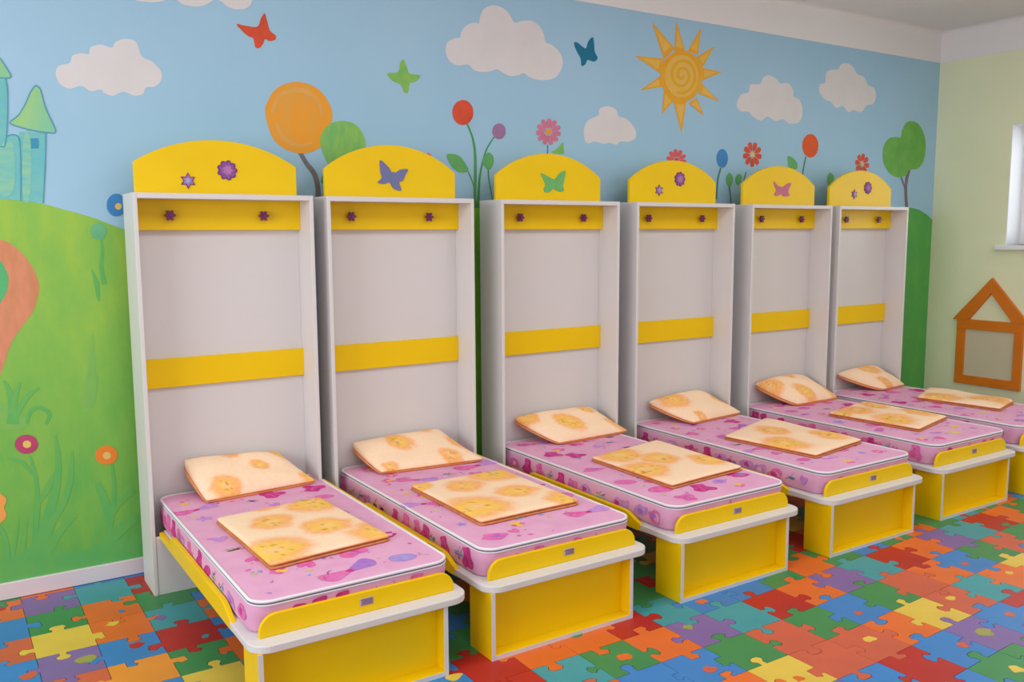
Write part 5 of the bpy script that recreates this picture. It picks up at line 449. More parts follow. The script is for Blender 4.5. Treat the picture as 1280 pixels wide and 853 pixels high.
PAINT = {
 'white': mat('mural_white', (224, 221, 222), .7, vary=.02, scale=6),
 'red': mat('mural_red', (226, 84, 52), .7, vary=.08, scale=14), 'lime': mat('mural_lime', (146, 196, 82), .7, c2=(120, 188, 100), scale=20),
 'teal': mat('mural_dark_teal', (8, 116, 152), .7, vary=.05), 'orange': mat('mural_orange', (240, 160, 40), .7, c2=(226, 166, 76), scale=5, contrast=(.4, .75), stretch=(3, 1, 1)),
 'orange_lt': mat('mural_pale_orange', (232, 172, 88), .7, vary=.03), 'grey': mat('mural_grey', (128, 122, 126), .7, vary=.1, scale=20),
 'green_lt': mat('mural_fresh_green', (146, 196, 92), .7, c2=(118, 186, 106), scale=9, stretch=(3, 1, 1)), 'leaf': mat('mural_leaf_green', (110, 182, 96), .7, c2=(96, 172, 108), scale=16),
 'stem': mat('mural_stem_green', (84, 160, 92), .7, vary=.08, scale=10), 'stem_d': mat('mural_dark_stem', (74, 134, 112), .7),
 'purple': mat('mural_purple', (164, 120, 166), .7, vary=.05, scale=20), 'pink': mat('mural_pink', (222, 128, 158), .7, vary=.08, scale=30), 'red_pk': mat('mural_coral', (236, 96, 96), .7, vary=.08, scale=30),
 'amber': mat('mural_amber', (246, 156, 34), .7), 'straw': mat('mural_straw', (232, 196, 110), .7), 'blue': mat('mural_blue', (66, 140, 204), .7, vary=.06, scale=20),
 'orange_d': mat('mural_deep_orange', (230, 92, 32), .7, vary=.04), 'sun_o': mat('mural_sun_orange', (240, 166, 18), .7, c2=(232, 178, 50), scale=14), 'sun_o2': mat('mural_sun_gold', (230, 176, 44), .7),
 'sun_y': mat('mural_sun_yellow', (232, 190, 104), .7, c2=(236, 186, 66), scale=14), 'green_tr': mat('mural_tree_green', (120, 184, 84), .7, c2=(100, 172, 76), scale=8),
 'green_hill': mat('mural_hill_green', (98, 180, 84), .7, c2=(84, 170, 86), scale=4, stretch=(2, 1, 1)), 'green_strip': mat('mural_bank_green', (130, 204, 62), .7, vary=.08, scale=4),
 'path': mat('mural_path_salmon', (222, 146, 112), .7, c2=(206, 138, 96), scale=8, stretch=(3, 1, 1)), 'teal_gr': mat('mural_sea_green', (92, 188, 120), .7, vary=.05),
 'teal_pl': mat('mural_pale_teal', (112, 190, 138), .7, vary=.05), 'grass': mat('mural_grass', (92, 180, 98), .7, c2=(108, 184, 92), scale=7), 'grass_sf': mat('mural_soft_grass', (118, 186, 94), .7, c2=(134, 188, 88), scale=6),
 'castle': mat('mural_castle_teal', (106, 190, 200), .7, c2=(124, 198, 190), scale=6, stretch=(1, 1, 4)), 'castle_y': mat('mural_castle_green', (116, 195, 194), .7, c2=(150, 206, 164), scale=9, stretch=(1, 1, 4)),
 'castle_g': mat('mural_roof_green', (122, 200, 170), .7, c2=(158, 208, 140), scale=6), 'castle_ol': mat('mural_outline_blue', (82, 158, 182), .7), 'castle_w': mat('mural_window_blue', (64, 150, 186), .7),
 'magenta': mat('mural_magenta', (192, 72, 112), .7, vary=.06, scale=20), 'orange_f': mat('mural_flower_orange', (244, 136, 48), .7), 'orange_f2': mat('mural_flower_peach', (244, 166, 84), .7)}
def hill_paint():
    M = bpy.data.materials.new('mural_meadow'); M.use_nodes = True; nt = M.node_tree; N = nt.nodes; B = N['Principled BSDF']; B.inputs['Roughness'].default_value = .7
    tc = N.new('ShaderNodeTexCoord'); sp = N.new('ShaderNodeSeparateXYZ'); nt.links.new(tc.outputs['Object'], sp.inputs[0])
    mp = N.new('ShaderNodeMapping'); mp.inputs['Scale'].default_value = (2.2, 1, 1); mp.inputs['Rotation'].default_value = (0, .5, 0); nt.links.new(tc.outputs['Object'], mp.inputs[0])
    n = N.new('ShaderNodeTexNoise'); n.inputs['Scale'].default_value = 2.4; n.inputs['Detail'].default_value = 9; n.inputs['Roughness'].default_value = .65; nt.links.new(mp.outputs[0], n.inputs['Vector'])
    md = N.new('ShaderNodeMath'); md.operation = 'MULTIPLY_ADD'; md.inputs[1].default_value = .30; nt.links.new(sp.outputs['Z'], md.inputs[0])
    m2 = N.new('ShaderNodeMath'); m2.operation = 'MULTIPLY_ADD'; m2.inputs[1].default_value = 1.1; m2.inputs[2].default_value = -.5; nt.links.new(n.outputs['Fac'], m2.inputs[0])
    nt.links.new(m2.outputs[0], md.inputs[2])
    r = N.new('ShaderNodeValToRGB'); e = r.color_ramp.elements
    e[0].position = 0; e[0].color = (*lin((94, 178, 84)), 1); e[1].position = .62; e[1].color = (*lin((158, 200, 74)), 1)
    q = e.new(.2); q.color = (*lin((122, 186, 78)), 1); q = e.new(.42); q.color = (*lin((136, 192, 80)), 1)
    nt.links.new(md.outputs[0], r.inputs[0]); nt.links.new(r.outputs[0], B.inputs['Base Color']); return M
PAINT['green_left'] = hill_paint()
for q, (nm, col, lay, P, lab) in enumerate(MURAL):
    x0, z0 = P[0]
    if col == 'green_left': x0 = z0 = 0
    a = sum(P[k][0]*P[(k+1) % len(P)][1]-P[(k+1) % len(P)][0]*P[k][1] for k in range(len(P)))
    if a < 0: P = P[::-1]
    o = mesh(nm, [(x-x0, 0, z-z0) for x, z in P], [tuple(range(len(P)))], PAINT[col], wall_back, (x0, -.0006*lay-2e-6*q-.0002, z0))
    if lab: o['label'] = lab

# ---------------------------------------------------------------- fold-down beds
D, DB, H, T = .3357, .1135, 1.75, .017
BX = [.0792, .9281, 1.8919, 2.8307, 3.8033, 4.6823]
BW = [.782, .797, .808, .812, .7985, .7983]
LM = [-.0047, .0003, -.0259, .0100, .0092, 0]
LT = [-.0037, -.0018, .0032, .0126, -.0102, 0]
M_purple = mat('purple_felt', (158, 92, 170), .7, vary=.2, scale=120); M_plum = mat('dark_purple_plastic', (112, 22, 92), .35, coat=.3)
M_violet = mat('pale_violet_felt', (186, 122, 186), .7, vary=.1, scale=120); M_ice = mat('ice_blue_bead', (140, 160, 214), .3)
M_bf = {2: mat('slate_violet_felt', (122, 112, 166), .7, c2=(104, 120, 160), scale=40), 3: mat('mint_green_felt', (112, 184, 108), .7, vary=.05, scale=40), 5: mat('dusty_pink_felt', (204, 116, 146), .7, vary=.05, scale=40)}
M_tag = mat('grey_tag', (212, 200, 206), .4, vary=.1, scale=300); M_ink = mat('tag_ink', (140, 112, 140), .5); M_metal = mat('dark_hinge', (70, 70, 74), .4)
GOLD = 'fold-down beds along the mural wall'
BF = {2: ([(255, 125), (380, 215), (470, 310), (520, 400), (570, 395), (630, 405), (740, 330), (920, 318), (860, 450), (790, 600), (700, 640), (750, 830), (620, 825), (530, 760), (500, 690), (450, 650), (340, 692), (220, 675), (195, 640), (290, 540), (262, 430), (250, 280)], .00434/18.95, .0039/18.95),
      3: ([(675, 572), (715, 590), (755, 610), (775, 608), (800, 570), (842, 548), (835, 610), (825, 655), (832, 690), (815, 705), (780, 695), (762, 680), (735, 708), (705, 710), (695, 690), (705, 655), (690, 610)], .0054/5.333, .0040/5.333),
      5: ([(548, 245), (580, 290), (615, 308), (640, 302), (665, 270), (703, 262), (690, 310), (678, 360), (688, 408), (640, 415), (615, 385), (590, 410), (560, 408), (558, 390), (572, 345), (555, 290)], .0080/7.108, .0041/7.108)}
def petal_ring(r, n, amp, m=6):
    return [((r*(1+amp*(abs(math.cos(n*a/2))-.6)))*math.cos(a), (r*(1+amp*(abs(math.cos(n*a/2))-.6)))*math.sin(a)) for a in [2*math.pi*k/(n*m) for k in range(n*m)]]
def star(r, n, inner):
    return [((r if k % 2 == 0 else r*inner)*math.cos(math.pi/2+math.pi*k/n), (r if k % 2 == 0 else r*inner)*math.sin(math.pi/2+math.pi*k/n)) for k in range(2*n)]
def flower_knob(parent, x, y, z):
    bm = bmesh.new()
    add_prism(bm, [(x+a*.4, z+b*.4) for a, b in arc(0, 0, .018, 0, 2*math.pi*15/16, 15)], 'xz', y, y-.016)
    add_prism(bm, [(x+a, z+b) for a, b in petal_ring(.021, 6, .5, 4)], 'xz', y-.012, y-.026, .004, 2)
    add_prism(bm, [(x+a, z+b) for a, b in arc(0, 0, .008, 0, 2*math.pi*9/10, 9)], 'xz', y-.024, y-.031, .003, 2)
    return from_bm('flower_knob', bm, M_plum, parent, (0, 0, 0))

DECO = [([(.334-.47, 1.81, 's'), (.507-.47, 1.861, 'f')]), None, None, [(3.109-3.237, 1.828, 's'), (3.279-3.237, 1.90, 'f')], None, [(4.998-5.081, 1.84, 's'), (5.153-5.081, 1.889, 'f')]]
BFPOS = {2: (1.318-1.327, 1.857), 3: (2.317-2.296, 1.851), 5: (4.215-4.203, 1.857)}
LABEL = ['white and yellow fold-down bed nearest the camera with violet star and flower on its headboard',
         'fold-down bed with a slate violet butterfly on its rounded yellow headboard',
         'fold-down bed with a mint green butterfly on its rounded yellow headboard',
         'fold-down bed between green and pink butterfly beds with star and flower on headboard',
         'fold-down bed with a dusty pink butterfly on its rounded yellow headboard',
         'farthest fold-down bed beside the pale green wall corner with star and flower']
CX = []
def make_bed(i):
    c = BX[i]+BW[i]/2; w = BW[i]/2; CX.append(c)
    root = empty('fold_down_bed', (c, -.225, 0), LABEL[i], 'bed', GOLD)
    OY = .225
    L = lambda a: (a[0], a[1]+OY, a[2])
    def b(name, a, e, m, par=root, bev=.0012, lab=None):
        o = box(name, L(a), L(e), m, par, bev)
        if lab: o['label'] = lab
        return o
    # upright case
    for s in (-1, 1):
        p = b('side_panel', (min(s*w, s*(w-T)), -D, 0), (max(s*w, s*(w-T)), -DB, H), M_white)
    b('top_panel', (-w+T, -D, H-T-.006), (w-T, -DB, H), M_white)
    b('back_panel', (-w+T, -.168, .02), (w-T, -.150, H-T-.006), M_white)
    b('kick_panel', (-w+T, -D+.003, 0), (w-T, -D+.02, .262), M_white)
    # yellow rails inside
    b('middle_rail', (-w+T, -.186, .894), (w-T, -.168, 1.024), M_yellow)
    tr = b('top_rail', (-w+T, -.202, 1.594), (w-T, -.168, H-T-.006), M_yellow)
    for kx in ((-.221, .193), (-.229, .198), (-.208, .23), (-.212, .235), (-.18, .222), (-.165, .212))[i]: flower_knob(tr, kx, -.202+OY, 1.658)
    # arched headboard standing on the case
    hw = .358; sh = 1.886; ct = 2.012 - (.02 if i == 0 else 0)
    pts = [(-hw, H), (hw, H), (hw, sh)]+[(hw*math.cos(t), sh+(ct-sh)*math.sin(t)**1.0) for t in [0.0]]
    R = ((hw**2)+(ct-sh)**2)/(2*(ct-sh)); a1 = math.asin(hw/R)
    pts = [(-hw, H), (hw, H)]+[(R*math.sin(t), ct-R+R*math.cos(t)) for t in [a1-2*a1*k/28 for k in range(29)]]
    hb = prism('headboard', pts, 'xz', -.212+OY, -.190+OY, M_yellow, root, .002, 2)
    y = -.212+OY
    if i+1 in BF:
        P, sx, sz = BF[i+1]; mx = sum(p[0] for p in P)/len(P); mz = sum(p[1] for p in P)/len(P)
        bx, bz = BFPOS[i+1]
        o = prism('butterfly_cutout', spline([(bx+(p[0]-mx)*sx, bz-(p[1]-mz)*sz) for p in P], True, 3), 'xz', y-.004, y, M_bf[i+1], hb)
        o['label'] = {2: 'slate violet butterfly', 3: 'mint green butterfly', 5: 'dusty pink butterfly'}[i+1]
    else:
        for dx, dz, k in DECO[i]:
            bm = bmesh.new()
            if k == 'f':
                add_prism(bm, [(dx+p[0], dz+p[1]) for p in petal_ring(.042, 9, .22)], 'xz', y-.004, y); n0 = len(bm.faces)
                add_prism(bm, [(dx+p[0], dz+p[1]) for p in petal_ring(.034, 9, .3)], 'xz', y-.006, y-.003); n1 = len(bm.faces)
                add_prism(bm, [(dx+p[0], dz+p[1]) for p in petal_ring(.02, 7, .4)], 'xz', y-.008, y-.003)
                for f in list(bm.faces)[:n0]: f.material_index = 0
                for f in list(bm.faces)[n0:n1]: f.material_index = 1
                for f in list(bm.faces)[n1:]: f.material_index = 2
                from_bm('flower_cutout', bm, [M_plum2, M_purple, M_violet], hb)['label'] = 'purple layered flower'
            else:
                add_prism(bm, [(dx+p[0], dz+p[1]) for p in star(.036, 6, .55)], 'xz', y-.004, y); n0 = len(bm.faces)
                add_prism(bm, [(dx+p[0], dz+p[1]) for p in star(.026, 6, .6)], 'xz', y-.006, y-.003); n1 = len(bm.faces)
                add_prism(bm, [(dx+p[0], dz+p[1]) for p in arc(0, 0, .012, 0, 2*math.pi*11/12, 11)], 'xz', y-.010, y-.003, .003, 2)
                for f in list(bm.faces)[n0:n1]: f.material_index = 1
                for f in list(bm.faces)[n1:]: f.material_index = 2
                from_bm('star_cutout', bm, [M_plum2, M_violet, M_ice], hb)['label'] = 'small violet star with an ice blue centre'
    # fold-down bed: base, foot plate, guards
    mo = LM[i]; t_ = LT[i]; yf = -1.677-t_
    mo = LM[i]
    b('bed_base', (-.331+mo, -1.45-t_, .262), (.40+mo, -D+.02, .284), M_white)
    r = .07; x0, x1 = -.354+mo, .438+mo
    pts = arc(x0+r, yf+r, r, math.pi, 1.5*math.pi, 8)+arc(x1-r, yf+r, r, 1.5*math.pi, 2*math.pi, 8)+arc(x1-.03, -1.40-t_-.03, .03, 0, math.pi/2, 4)+arc(x0+.03, -1.40-t_-.03, .03, math.pi/2, math.pi, 4)
    prism('foot_plate', pts, 'xy', .259, .2845, M_white, root, .003, 2, (0, OY, 0))
    # foot guard with rounded shoulders and a small grey tag
    g0, g1 = -.312+mo, .402+mo; gz = .284; gh = .360; gr = .06
    pts = [(g0, gz), (g1, gz)]+arc(g1-gr, gh-gr, gr, 0, math.pi/2, 8)+arc(g0+gr, gh-gr, gr, math.pi/2, math.pi, 8)
    gy = -1.612-t_
    gd = prism('foot_guard', pts, 'xz', gy+OY, gy+.015+OY, M_yellow, root, .003, 2)
    bm = bmesh.new(); tx, tz = .06+mo, .325
    add_box(bm, (tx-.024, gy-.0025+OY, tz-.013), (tx+.024, gy+.001+OY, tz+.013), .001)
    n0 = len(bm.faces)
    for kx, wd, z0, z1 in ((-.021, .0015, -.010, .006), (-.012, .0015, -.004, .009), (-.003, .0015, -.008, .009), (.004, .0015, -.004, .010), (.011, .0015, -.008, .009), (.018, .0015, -.004, .010)):
        add_box(bm, (tx+kx, gy-.0031+OY, tz+z0), (tx+kx+wd, gy-.002+OY, tz+z1))
    for f in list(bm.faces)[n0:]: f.material_index = 1
    from_bm('tag', bm, [M_tag, M_ink], gd)['label'] = 'small grey tag with dark marks'
    # side rails: low by the case, raised along the mattress, dipping to the foot plate
    ye = -1.49-t_
    S3 = lambda k: 3*(k/6)**2-2*(k/6)**3
    for s in (-1, 1):
        xa, xb = (-.352+mo, -.332+mo) if s < 0 else (.402+mo, .411+mo)
        lo, hi = (.280, .327) if s < 0 else (.284, .402)
        if s < 0: prof = [(-D+.012, .252), (-D+.012, lo), (-.47, lo)]+[(-.50-.075*k/6, lo+(hi-lo)*S3(k)) for k in range(7)]
        else: prof = [(-D+.012, .252), (-D+.012, hi), (-.6, hi)]
        prof += [(-1.0, hi-.002)]+[((-1.31 if s < 0 else -1.38)-.13*k/6, hi-.003-(hi-.003-.284)*S3(k)) for k in range(7)]+[(ye-.03, .284), (ye-.03, .259), (-1.40, .252)]
        prism('side_rail', [(a+OY, z) for a, z in prof], 'yz', xa, xb, M_yellow, root, .003, 2)
    # open box leg in yellow with white edge bands
    lw = .335; ly0, ly1 = -1.667-t_, -1.667-t_+.157; lz = .259
    for s in (-1, 1):
        xa, xb = (mo-lw, mo-lw+.016) if s < 0 else (mo+lw-.006, mo+lw+.010)
        p = b('leg_panel', (xa, ly0, 0), (xb, ly1, lz), M_yellow, bev=.0006)
        b('edge_band', (xa-.0004, ly0-.001, 0), (xb+.0004, ly0+.0006, lz), M_edge, p, 0)
    p = b('leg_shelf', (mo-lw+.016, ly0, 0), (mo+lw-.006, ly1-.02, .017), M_yellow, bev=.0006)
    b('edge_band', (mo-lw+.016, ly0-.001, 0), (mo+lw-.006, ly0+.0006, .017), M_edge, p, 0)
    b('leg_back', (mo-lw+.016, ly0+.055, .017), (mo+lw-.006, ly0+.071, lz), M_yellow, bev=.0006)
    return root
M_plum2 = mat('deep_purple_felt', (134, 66, 140), .7, vary=.2, scale=150)
for i in range(6): make_bed(i)

# ---------------------------------------------------------------- mattresses
M_mat = mat('pink_mattress_fabric', (228, 172, 204), .8, c2=(222, 162, 198), scale=9, bump=.12, bscale=400, spec=.2)
M_pipe = mat('white_piping', (232, 228, 234), .6); M_seam = mat('grey_seam', (110, 108, 128), .7)
PR = {k: mat('print_'+k, c, .8, c2=c2, scale=40, spec=.2) for k, c, c2 in [
    ('magenta', (190, 44, 126), (212, 70, 150)), ('hotpink', (222, 92, 164), (230, 120, 180)), ('rose', (226, 120, 180), (216, 104, 170)), ('lavender', (188, 132, 208), (202, 150, 214)),
    ('violet', (162, 112, 196), (176, 124, 204)), ('periwinkle', (156, 140, 212), (172, 156, 218)), ('yellow', (238, 204, 70), (232, 186, 90)), ('aqua', (110, 168, 222), (136, 184, 226)),
    ('plum', (92, 46, 92), (120, 60, 110)), ('mint', (196, 204, 140), (206, 196, 150)), ('blush', (238, 178, 214), (234, 170, 208)), ('lemon', (226, 206, 120), (214, 200, 110)), ('gold', (206, 150, 90), (220, 170, 100))]}
PK = list(PR)
MW0, MW1, MY0, MY1, MZ0, MZ1, MR = -.324, .396, -1.604, -.19, .2845, .402, .065
def rrect(x0, x1, y0, y1, r, n=8):
    return arc(x0+r, y0+r, r, math.pi, 1.5*math.pi, n)+arc(x1-r, y0+r, r, 1.5*math.pi, 2*math.pi, n)+arc(x1-r, y1-r, r, 0, .5*math.pi, n)+arc(x0+r, y1-r, r, .5*math.pi, math.pi, n)
class Prints:
    """flat printed motifs collected into one mesh; f maps (u, v, layer) to the fabric surface"""
    def __init__(s): s.V = []; s.F = []; s.I = []; s.n = 0
    def poly(s, pts, col, f):
        s.n += 1; b = len(s.V); s.V += [f(p[0], p[1], s.n) for p in pts]; s.F.append(tuple(range(b, b+len(pts)))); s.I.append(PK.index(col))
    def line(s, pts, wd, col, f, closed=False):
        m = len(pts); Lq = []; Rq = []
        for i in range(m):
            a = pts[i-1] if (closed or i > 0) else pts[0]; c = pts[(i+1) % m] if (closed or i < m-1) else pts[-1]
            dx, dy = c[0]-a[0], c[1]-a[1]; l = math.hypot(dx, dy) or 1
            Lq.append((pts[i][0]-dy/l*wd/2, pts[i][1]+dx/l*wd/2)); Rq.append((pts[i][0]+dy/l*wd/2, pts[i][1]-dx/l*wd/2))
        s.n += 1
        for i in range(m if closed else m-1):
            j = (i+1) % m; b = len(s.V); s.V += [f(*q, s.n) for q in (Lq[i], Lq[j], Rq[j], Rq[i])]; s.F.append((b, b+1, b+2, b+3)); s.I.append(PK.index(col))
def motif(pr, kind, x, y, sz, rot, rd, f):
    ca, sa = math.cos(rot), math.sin(rot)
    def T(p): return [(x+(a*ca-b*sa)*sz, y+(a*sa+b*ca)*sz) for a, b in p]
    def wob(n, rx, ry, k=.12): return spline([(rx*(1+rd.uniform(-k, k))*math.cos(2*math.pi*q/n), ry*(1+rd.uniform(-k, k))*math.sin(2*math.pi*q/n)) for q in range(n)], True, 3)
    if kind == 'balloon':
        c = rd.choice(('rose', 'periwinkle', 'hotpink', 'lavender')); p = T(wob(8, .5, .36, .05)); pr.poly(p, c, f); pr.line(p, .0018, rd.choice(('magenta', 'violet')), f, True)
        pr.line(T([(-.5, 0), (-.75, -.1), (-.95, .05)]), .0016, 'plum', f)
    elif kind == 'bow':
        for s, c in ((-1, rd.choice(('hotpink', 'rose'))), (1, rd.choice(('lavender', 'violet')))):
            p = T(spline([(0, .06), (s*.3, .2), (s*.62, .3), (s*.7, .02), (s*.55, -.2), (s*.25, -.14), (0, -.06)], True, 3)); pr.poly(p, c, f); pr.line(p, .0014, 'violet', f, True)
        pr.poly(T(wob(7, .1, .09)), 'magenta', f)
        for q in range(5): a = rd.uniform(0, 6.28); pr.line(T([(-.5+.1*math.cos(a), .2), (-.5+.2*math.cos(a), .2+.16*math.sin(a)), (-.45+.28*math.cos(a), .2+.2*math.sin(a))]), .0022, rd.choice(('plum', 'plum', 'gold')), f)
    elif kind == 'dress':
        c = rd.choice(('magenta', 'hotpink', 'magenta')); p = T(spline([(-.28, .46), (.05, .5), (.34, .42), (.3, .1), (.55, -.22), (.36, -.46), (.05, -.4), (-.3, -.5), (-.52, -.2), (-.34, .12)], True, 3)); pr.poly(p, c, f)
        for q in range(3): pr.line(T([(rd.uniform(-.1, .1), .3), (rd.uniform(-.2, .2), 0), (rd.uniform(-.4, .4), -.4)]), .003, rd.choice(('rose', 'plum', 'violet')), f)
    elif kind == 'sprig':
        for q in range(7):
            a = rd.uniform(0, 6.28); l = rd.uniform(.25, .5); pr.line(T([(0, 0), (l*.5*math.cos(a), l*.5*math.sin(a+.5)), (l*math.cos(a+.5), l*math.sin(a))]), .0022, rd.choice(('plum', 'plum', 'violet', 'gold')), f)
        for q in range(4): pr.poly([(px+T([(rd.uniform(-.35, .35), rd.uniform(-.3, .3))])[0][0]-x, py) for px, py in T(wob(6, .1, .09))], rd.choice(('mint', 'aqua', 'magenta', 'yellow')), f)
    elif kind == 'splash':
        p = T(wob(9, .5, .3, .35)); pr.poly(p, rd.choice(('hotpink', 'rose', 'lavender', 'magenta')), f)
        pr.poly(T([(a*.5+.1, b*.5) for a, b in wob(7, .4, .3, .3)]), rd.choice(('magenta', 'violet', 'blush')), f)
    elif kind == 'star':
        p = T([(a*.5, b*.5) for a, b in star(1, 5, .5)]); pr.poly(p, rd.choice(('yellow', 'violet', 'periwinkle', 'lemon', 'lavender')), f)
    elif kind == 'flower':
        for q in range(5):
            a = 2*math.pi*q/5; pr.poly(T([(px+.27*math.cos(a), py+.27*math.sin(a)) for px, py in wob(6, .2, .17, .1)]), 'yellow' if rd.random() < .2 else 'hotpink', f)
        pr.poly(T(wob(6, .14, .14)), 'yellow', f)
    elif kind == 'heart':
        p = T(spline([(0, -.5), (.4, -.05), (.45, .3), (.2, .42), (0, .2), (-.2, .42), (-.45, .3), (-.4, -.05)], True, 3)); c = rd.choice(('rose', 'hotpink', 'lavender')); pr.poly(p, c, f); pr.line(p, .0014, 'magenta', f, True)
    elif kind == 'dot':
        pr.poly(T(wob(7, .4, .3, .2)), rd.choice(('aqua', 'periwinkle', 'mint', 'lemon', 'violet', 'rose', 'rose', 'hotpink', 'lavender')), f)
        if rd.random() < .3: pr.line(T([(-.5, -.2), (0, .2), (.5, .1)]), .0014, 'plum', f)
MLAB = ['pink printed mattress on the bed nearest the camera', 'pink printed mattress on the bed with the slate violet butterfly', 'pink printed mattress on the bed with the mint green butterfly',
        'pink printed mattress on the bed between the green and pink butterfly beds', 'pink printed mattress on the bed with the dusty pink butterfly', 'pink printed mattress on the farthest bed in the corner']
def make_mattress(i):
    rd = random.Random(40+i); c = CX[i]; mo = LM[i]+(0, 0, .005, .012, .02, .02)[i]; t_ = LT[i]
    x0, x1, y0, y1 = MW0+mo, MW1+mo, MY0-t_, MY1
    root = empty('mattress', (c, -.9, MZ0), MLAB[i], 'mattress', 'pink mattresses on the fold-down beds')
    n = 8; lev = [(MZ0, .008), (MZ0+.004, .002), (MZ0+.014, -.002), (MZ0+.04, -.005), ((MZ0+MZ1)/2, -.005), (MZ1-.03, -.003), (MZ1-.010, 0), (MZ1-.003, .004), (MZ1, .013)]
    V = []; F = []
    lean = lambda z: .022*max(0, min(1, (MZ1-.02-z)/.06))      # the foot end leans in behind the guard
    for z, ins in lev: V += [(a, b+.9, z-MZ0) for a, b in rrect(x0+ins, x1-ins, y0+ins+lean(z), y1-ins, MR-ins if ins > 0 else MR, n)]
    m = 4*(n+1)
    for k in range(len(lev)-1):
        for q in range(m): F.append((k*m+q, k*m+(q+1) % m, (k+1)*m+(q+1) % m, (k+1)*m+q))
    F.append(tuple(reversed(range(m)))); F.append(tuple(range((len(lev)-1)*m, len(lev)*m)))
    o = mesh('cover', V, F, M_mat, root); me = o.data
    for p in me.polygons: p.use_smooth = len(p.vertices) == 4
    path = [(a, b+.9, MZ1-MZ0-.003) for a, b in rrect(x0+.001, x1-.001, y0+.001, y1-.001, MR, 8)]
    V, F = sweep(path, .0055, .0055); mesh('piping', V, F, M_pipe, root, smooth=True)
    path = [(a, b+.9, MZ1-MZ0-.0105) for a, b in rrect(x0-.0005, x1+.0005, y0-.0005, y1, MR, 8)]
    V, F = sweep(path, .0022, .0018, 6); mesh('zip', V, F, M_seam, root, smooth=True)
    path = [(a, b+.9, MZ1-MZ0-.0150) for a, b in rrect(x0-.001, x1+.001, y0-.001, y1, MR, 8)]
    V, F = sweep(path, .0028, .0028, 6); mesh('lower_piping', V, F, M_pipe, root, smooth=True)
    pr = Prints()
    ft = lambda u, v, k: (u, v+.9, MZ1-MZ0+.0004+k*2e-6)
    kinds = ['balloon', 'bow', 'splash', 'dress', 'sprig', 'flower', 'heart', 'star']
    big = []
    for k in range(900):
        if len(big) > 34: break
        kd = kinds[len(big) % len(kinds)] if len(big) < 24 else rd.choice(kinds)
        sz = {'balloon': .105, 'bow': .15, 'splash': .10, 'dress': .10, 'sprig': .09, 'flower': .07, 'heart': .06, 'star': .055}[kd]*rd.uniform(.75, 1.25)
        if kd == 'star' and len(big) % 3 == 0: sz *= 1.7
        px, py = rd.uniform(x0+.07, x1-.07), rd.uniform(y0+.07, y1-.07)
        if any(math.hypot(px-a, py-b) < (sz+s)*.58 for a, b, s in big): continue
        big.append((px, py, sz)); motif(pr, kd, px, py, sz, rd.uniform(-.6, .6)+rd.choice((0, 0, math.pi)), rd, ft)
    nd = 0
    for k in range(600):
        if nd > 60: break
        px, py = rd.uniform(x0+.04, x1-.04), rd.uniform(y0+.04, y1-.04)
        if any(math.hypot(px-a, py-b) < s*.55 for a, b, s in big): continue
        nd += 1; motif(pr, 'dot', px, py, rd.uniform(.012, .03), rd.uniform(0, 6), rd, ft)
    zc = (MZ1-MZ0)/2-.006
    for side in range(3):        # left flank, right flank, foot end
        bl = lambda v: interp(v+MZ0, [q[0] for q in lev], [q[1] for q in lev])-.0006
        f = {0: lambda u, v, k: (x0+bl(v)-k*3e-6, u+.9, v), 1: lambda u, v, k: (x1-bl(v)+k*3e-6, u+.9, v), 2: lambda u, v, k: (u, y0+bl(v)+lean(v+MZ0)-k*3e-6+.9, v)}[side]
        lo, hi = ((y0+.12, y1-.06), (y0+.12, y1-.06), (x0+.13, x1-.12))[side]; u = lo
        while u < hi:
            kd = rd.choice(('dress', 'dress', 'splash', 'sprig', 'splash', 'heart', 'dot', 'sprig'))
            sz = {'dress': .085, 'splash': .10, 'sprig': .09, 'heart': .05, 'dot': .03}[kd]*rd.uniform(.8, 1.05)
            motif(pr, kd, u, zc+rd.uniform(-.008, .004), min(sz, .09), rd.uniform(-.3, .3), rd, f); u += sz*rd.uniform(.75, 1.5)
    mesh('printed_motifs', pr.V, pr.F, [PR[k] for k in PK], root, mi=pr.I)
for i in range(6): make_mattress(i)

# ---------------------------------------------------------------- pillows and folded blankets
def peach_cloth(name, base):
    M = bpy.data.materials.new(name); M.use_nodes = True; nt = M.node_tree; N = nt.nodes; B = N['Principled BSDF']
    B.inputs['Roughness'].default_value = .85; B.inputs['Specular IOR Level'].default_value = .2
    at = N.new('ShaderNodeAttribute'); at.attribute_name = 'dye'; tc = N.new('ShaderNodeTexCoord')
    n = N.new('ShaderNodeTexNoise'); n.inputs['Scale'].default_value = 55; n.inputs['Detail'].default_value = 4; nt.links.new(tc.outputs['Object'], n.inputs['Vector'])
    mx = N.new('ShaderNodeMix'); mx.data_type = 'RGBA'; mx.blend_type = 'OVERLAY'; mx.inputs[0].default_value = .22
    nt.links.new(at.outputs['Color'], mx.inputs[6]); nt.links.new(n.outputs['Fac'], mx.inputs[7]); nt.links.new(mx.outputs[2], B.inputs['Base Color'])
    b = N.new('ShaderNodeBump'); b.inputs['Strength'].default_value = .25; b.inputs['Distance'].default_value = .002
    n2 = N.new('ShaderNodeTexNoise'); n2.inputs['Scale'].default_value = 420; nt.links.new(tc.outputs['Object'], n2.inputs['Vector']); nt.links.new(n2.outputs['Fac'], b.inputs['Height']); nt.links.new(b.outputs[0], B.inputs['Normal'])
    return M
M_peach = peach_cloth('peach_cloth', None)
M_fold = mat('orange_hem', (214, 140, 88), .85, c2=(196, 116, 70), scale=30)
PEACH, HALO, SUN, BROWN = lin((252, 220, 186)), lin((248, 172, 100)), lin((248, 206, 74)), lin((150, 100, 60))
from mathutils import noise as mnoise
def mixc(a, b, t): return tuple(a[k]*(1-t)+b[k]*t for k in range(3))
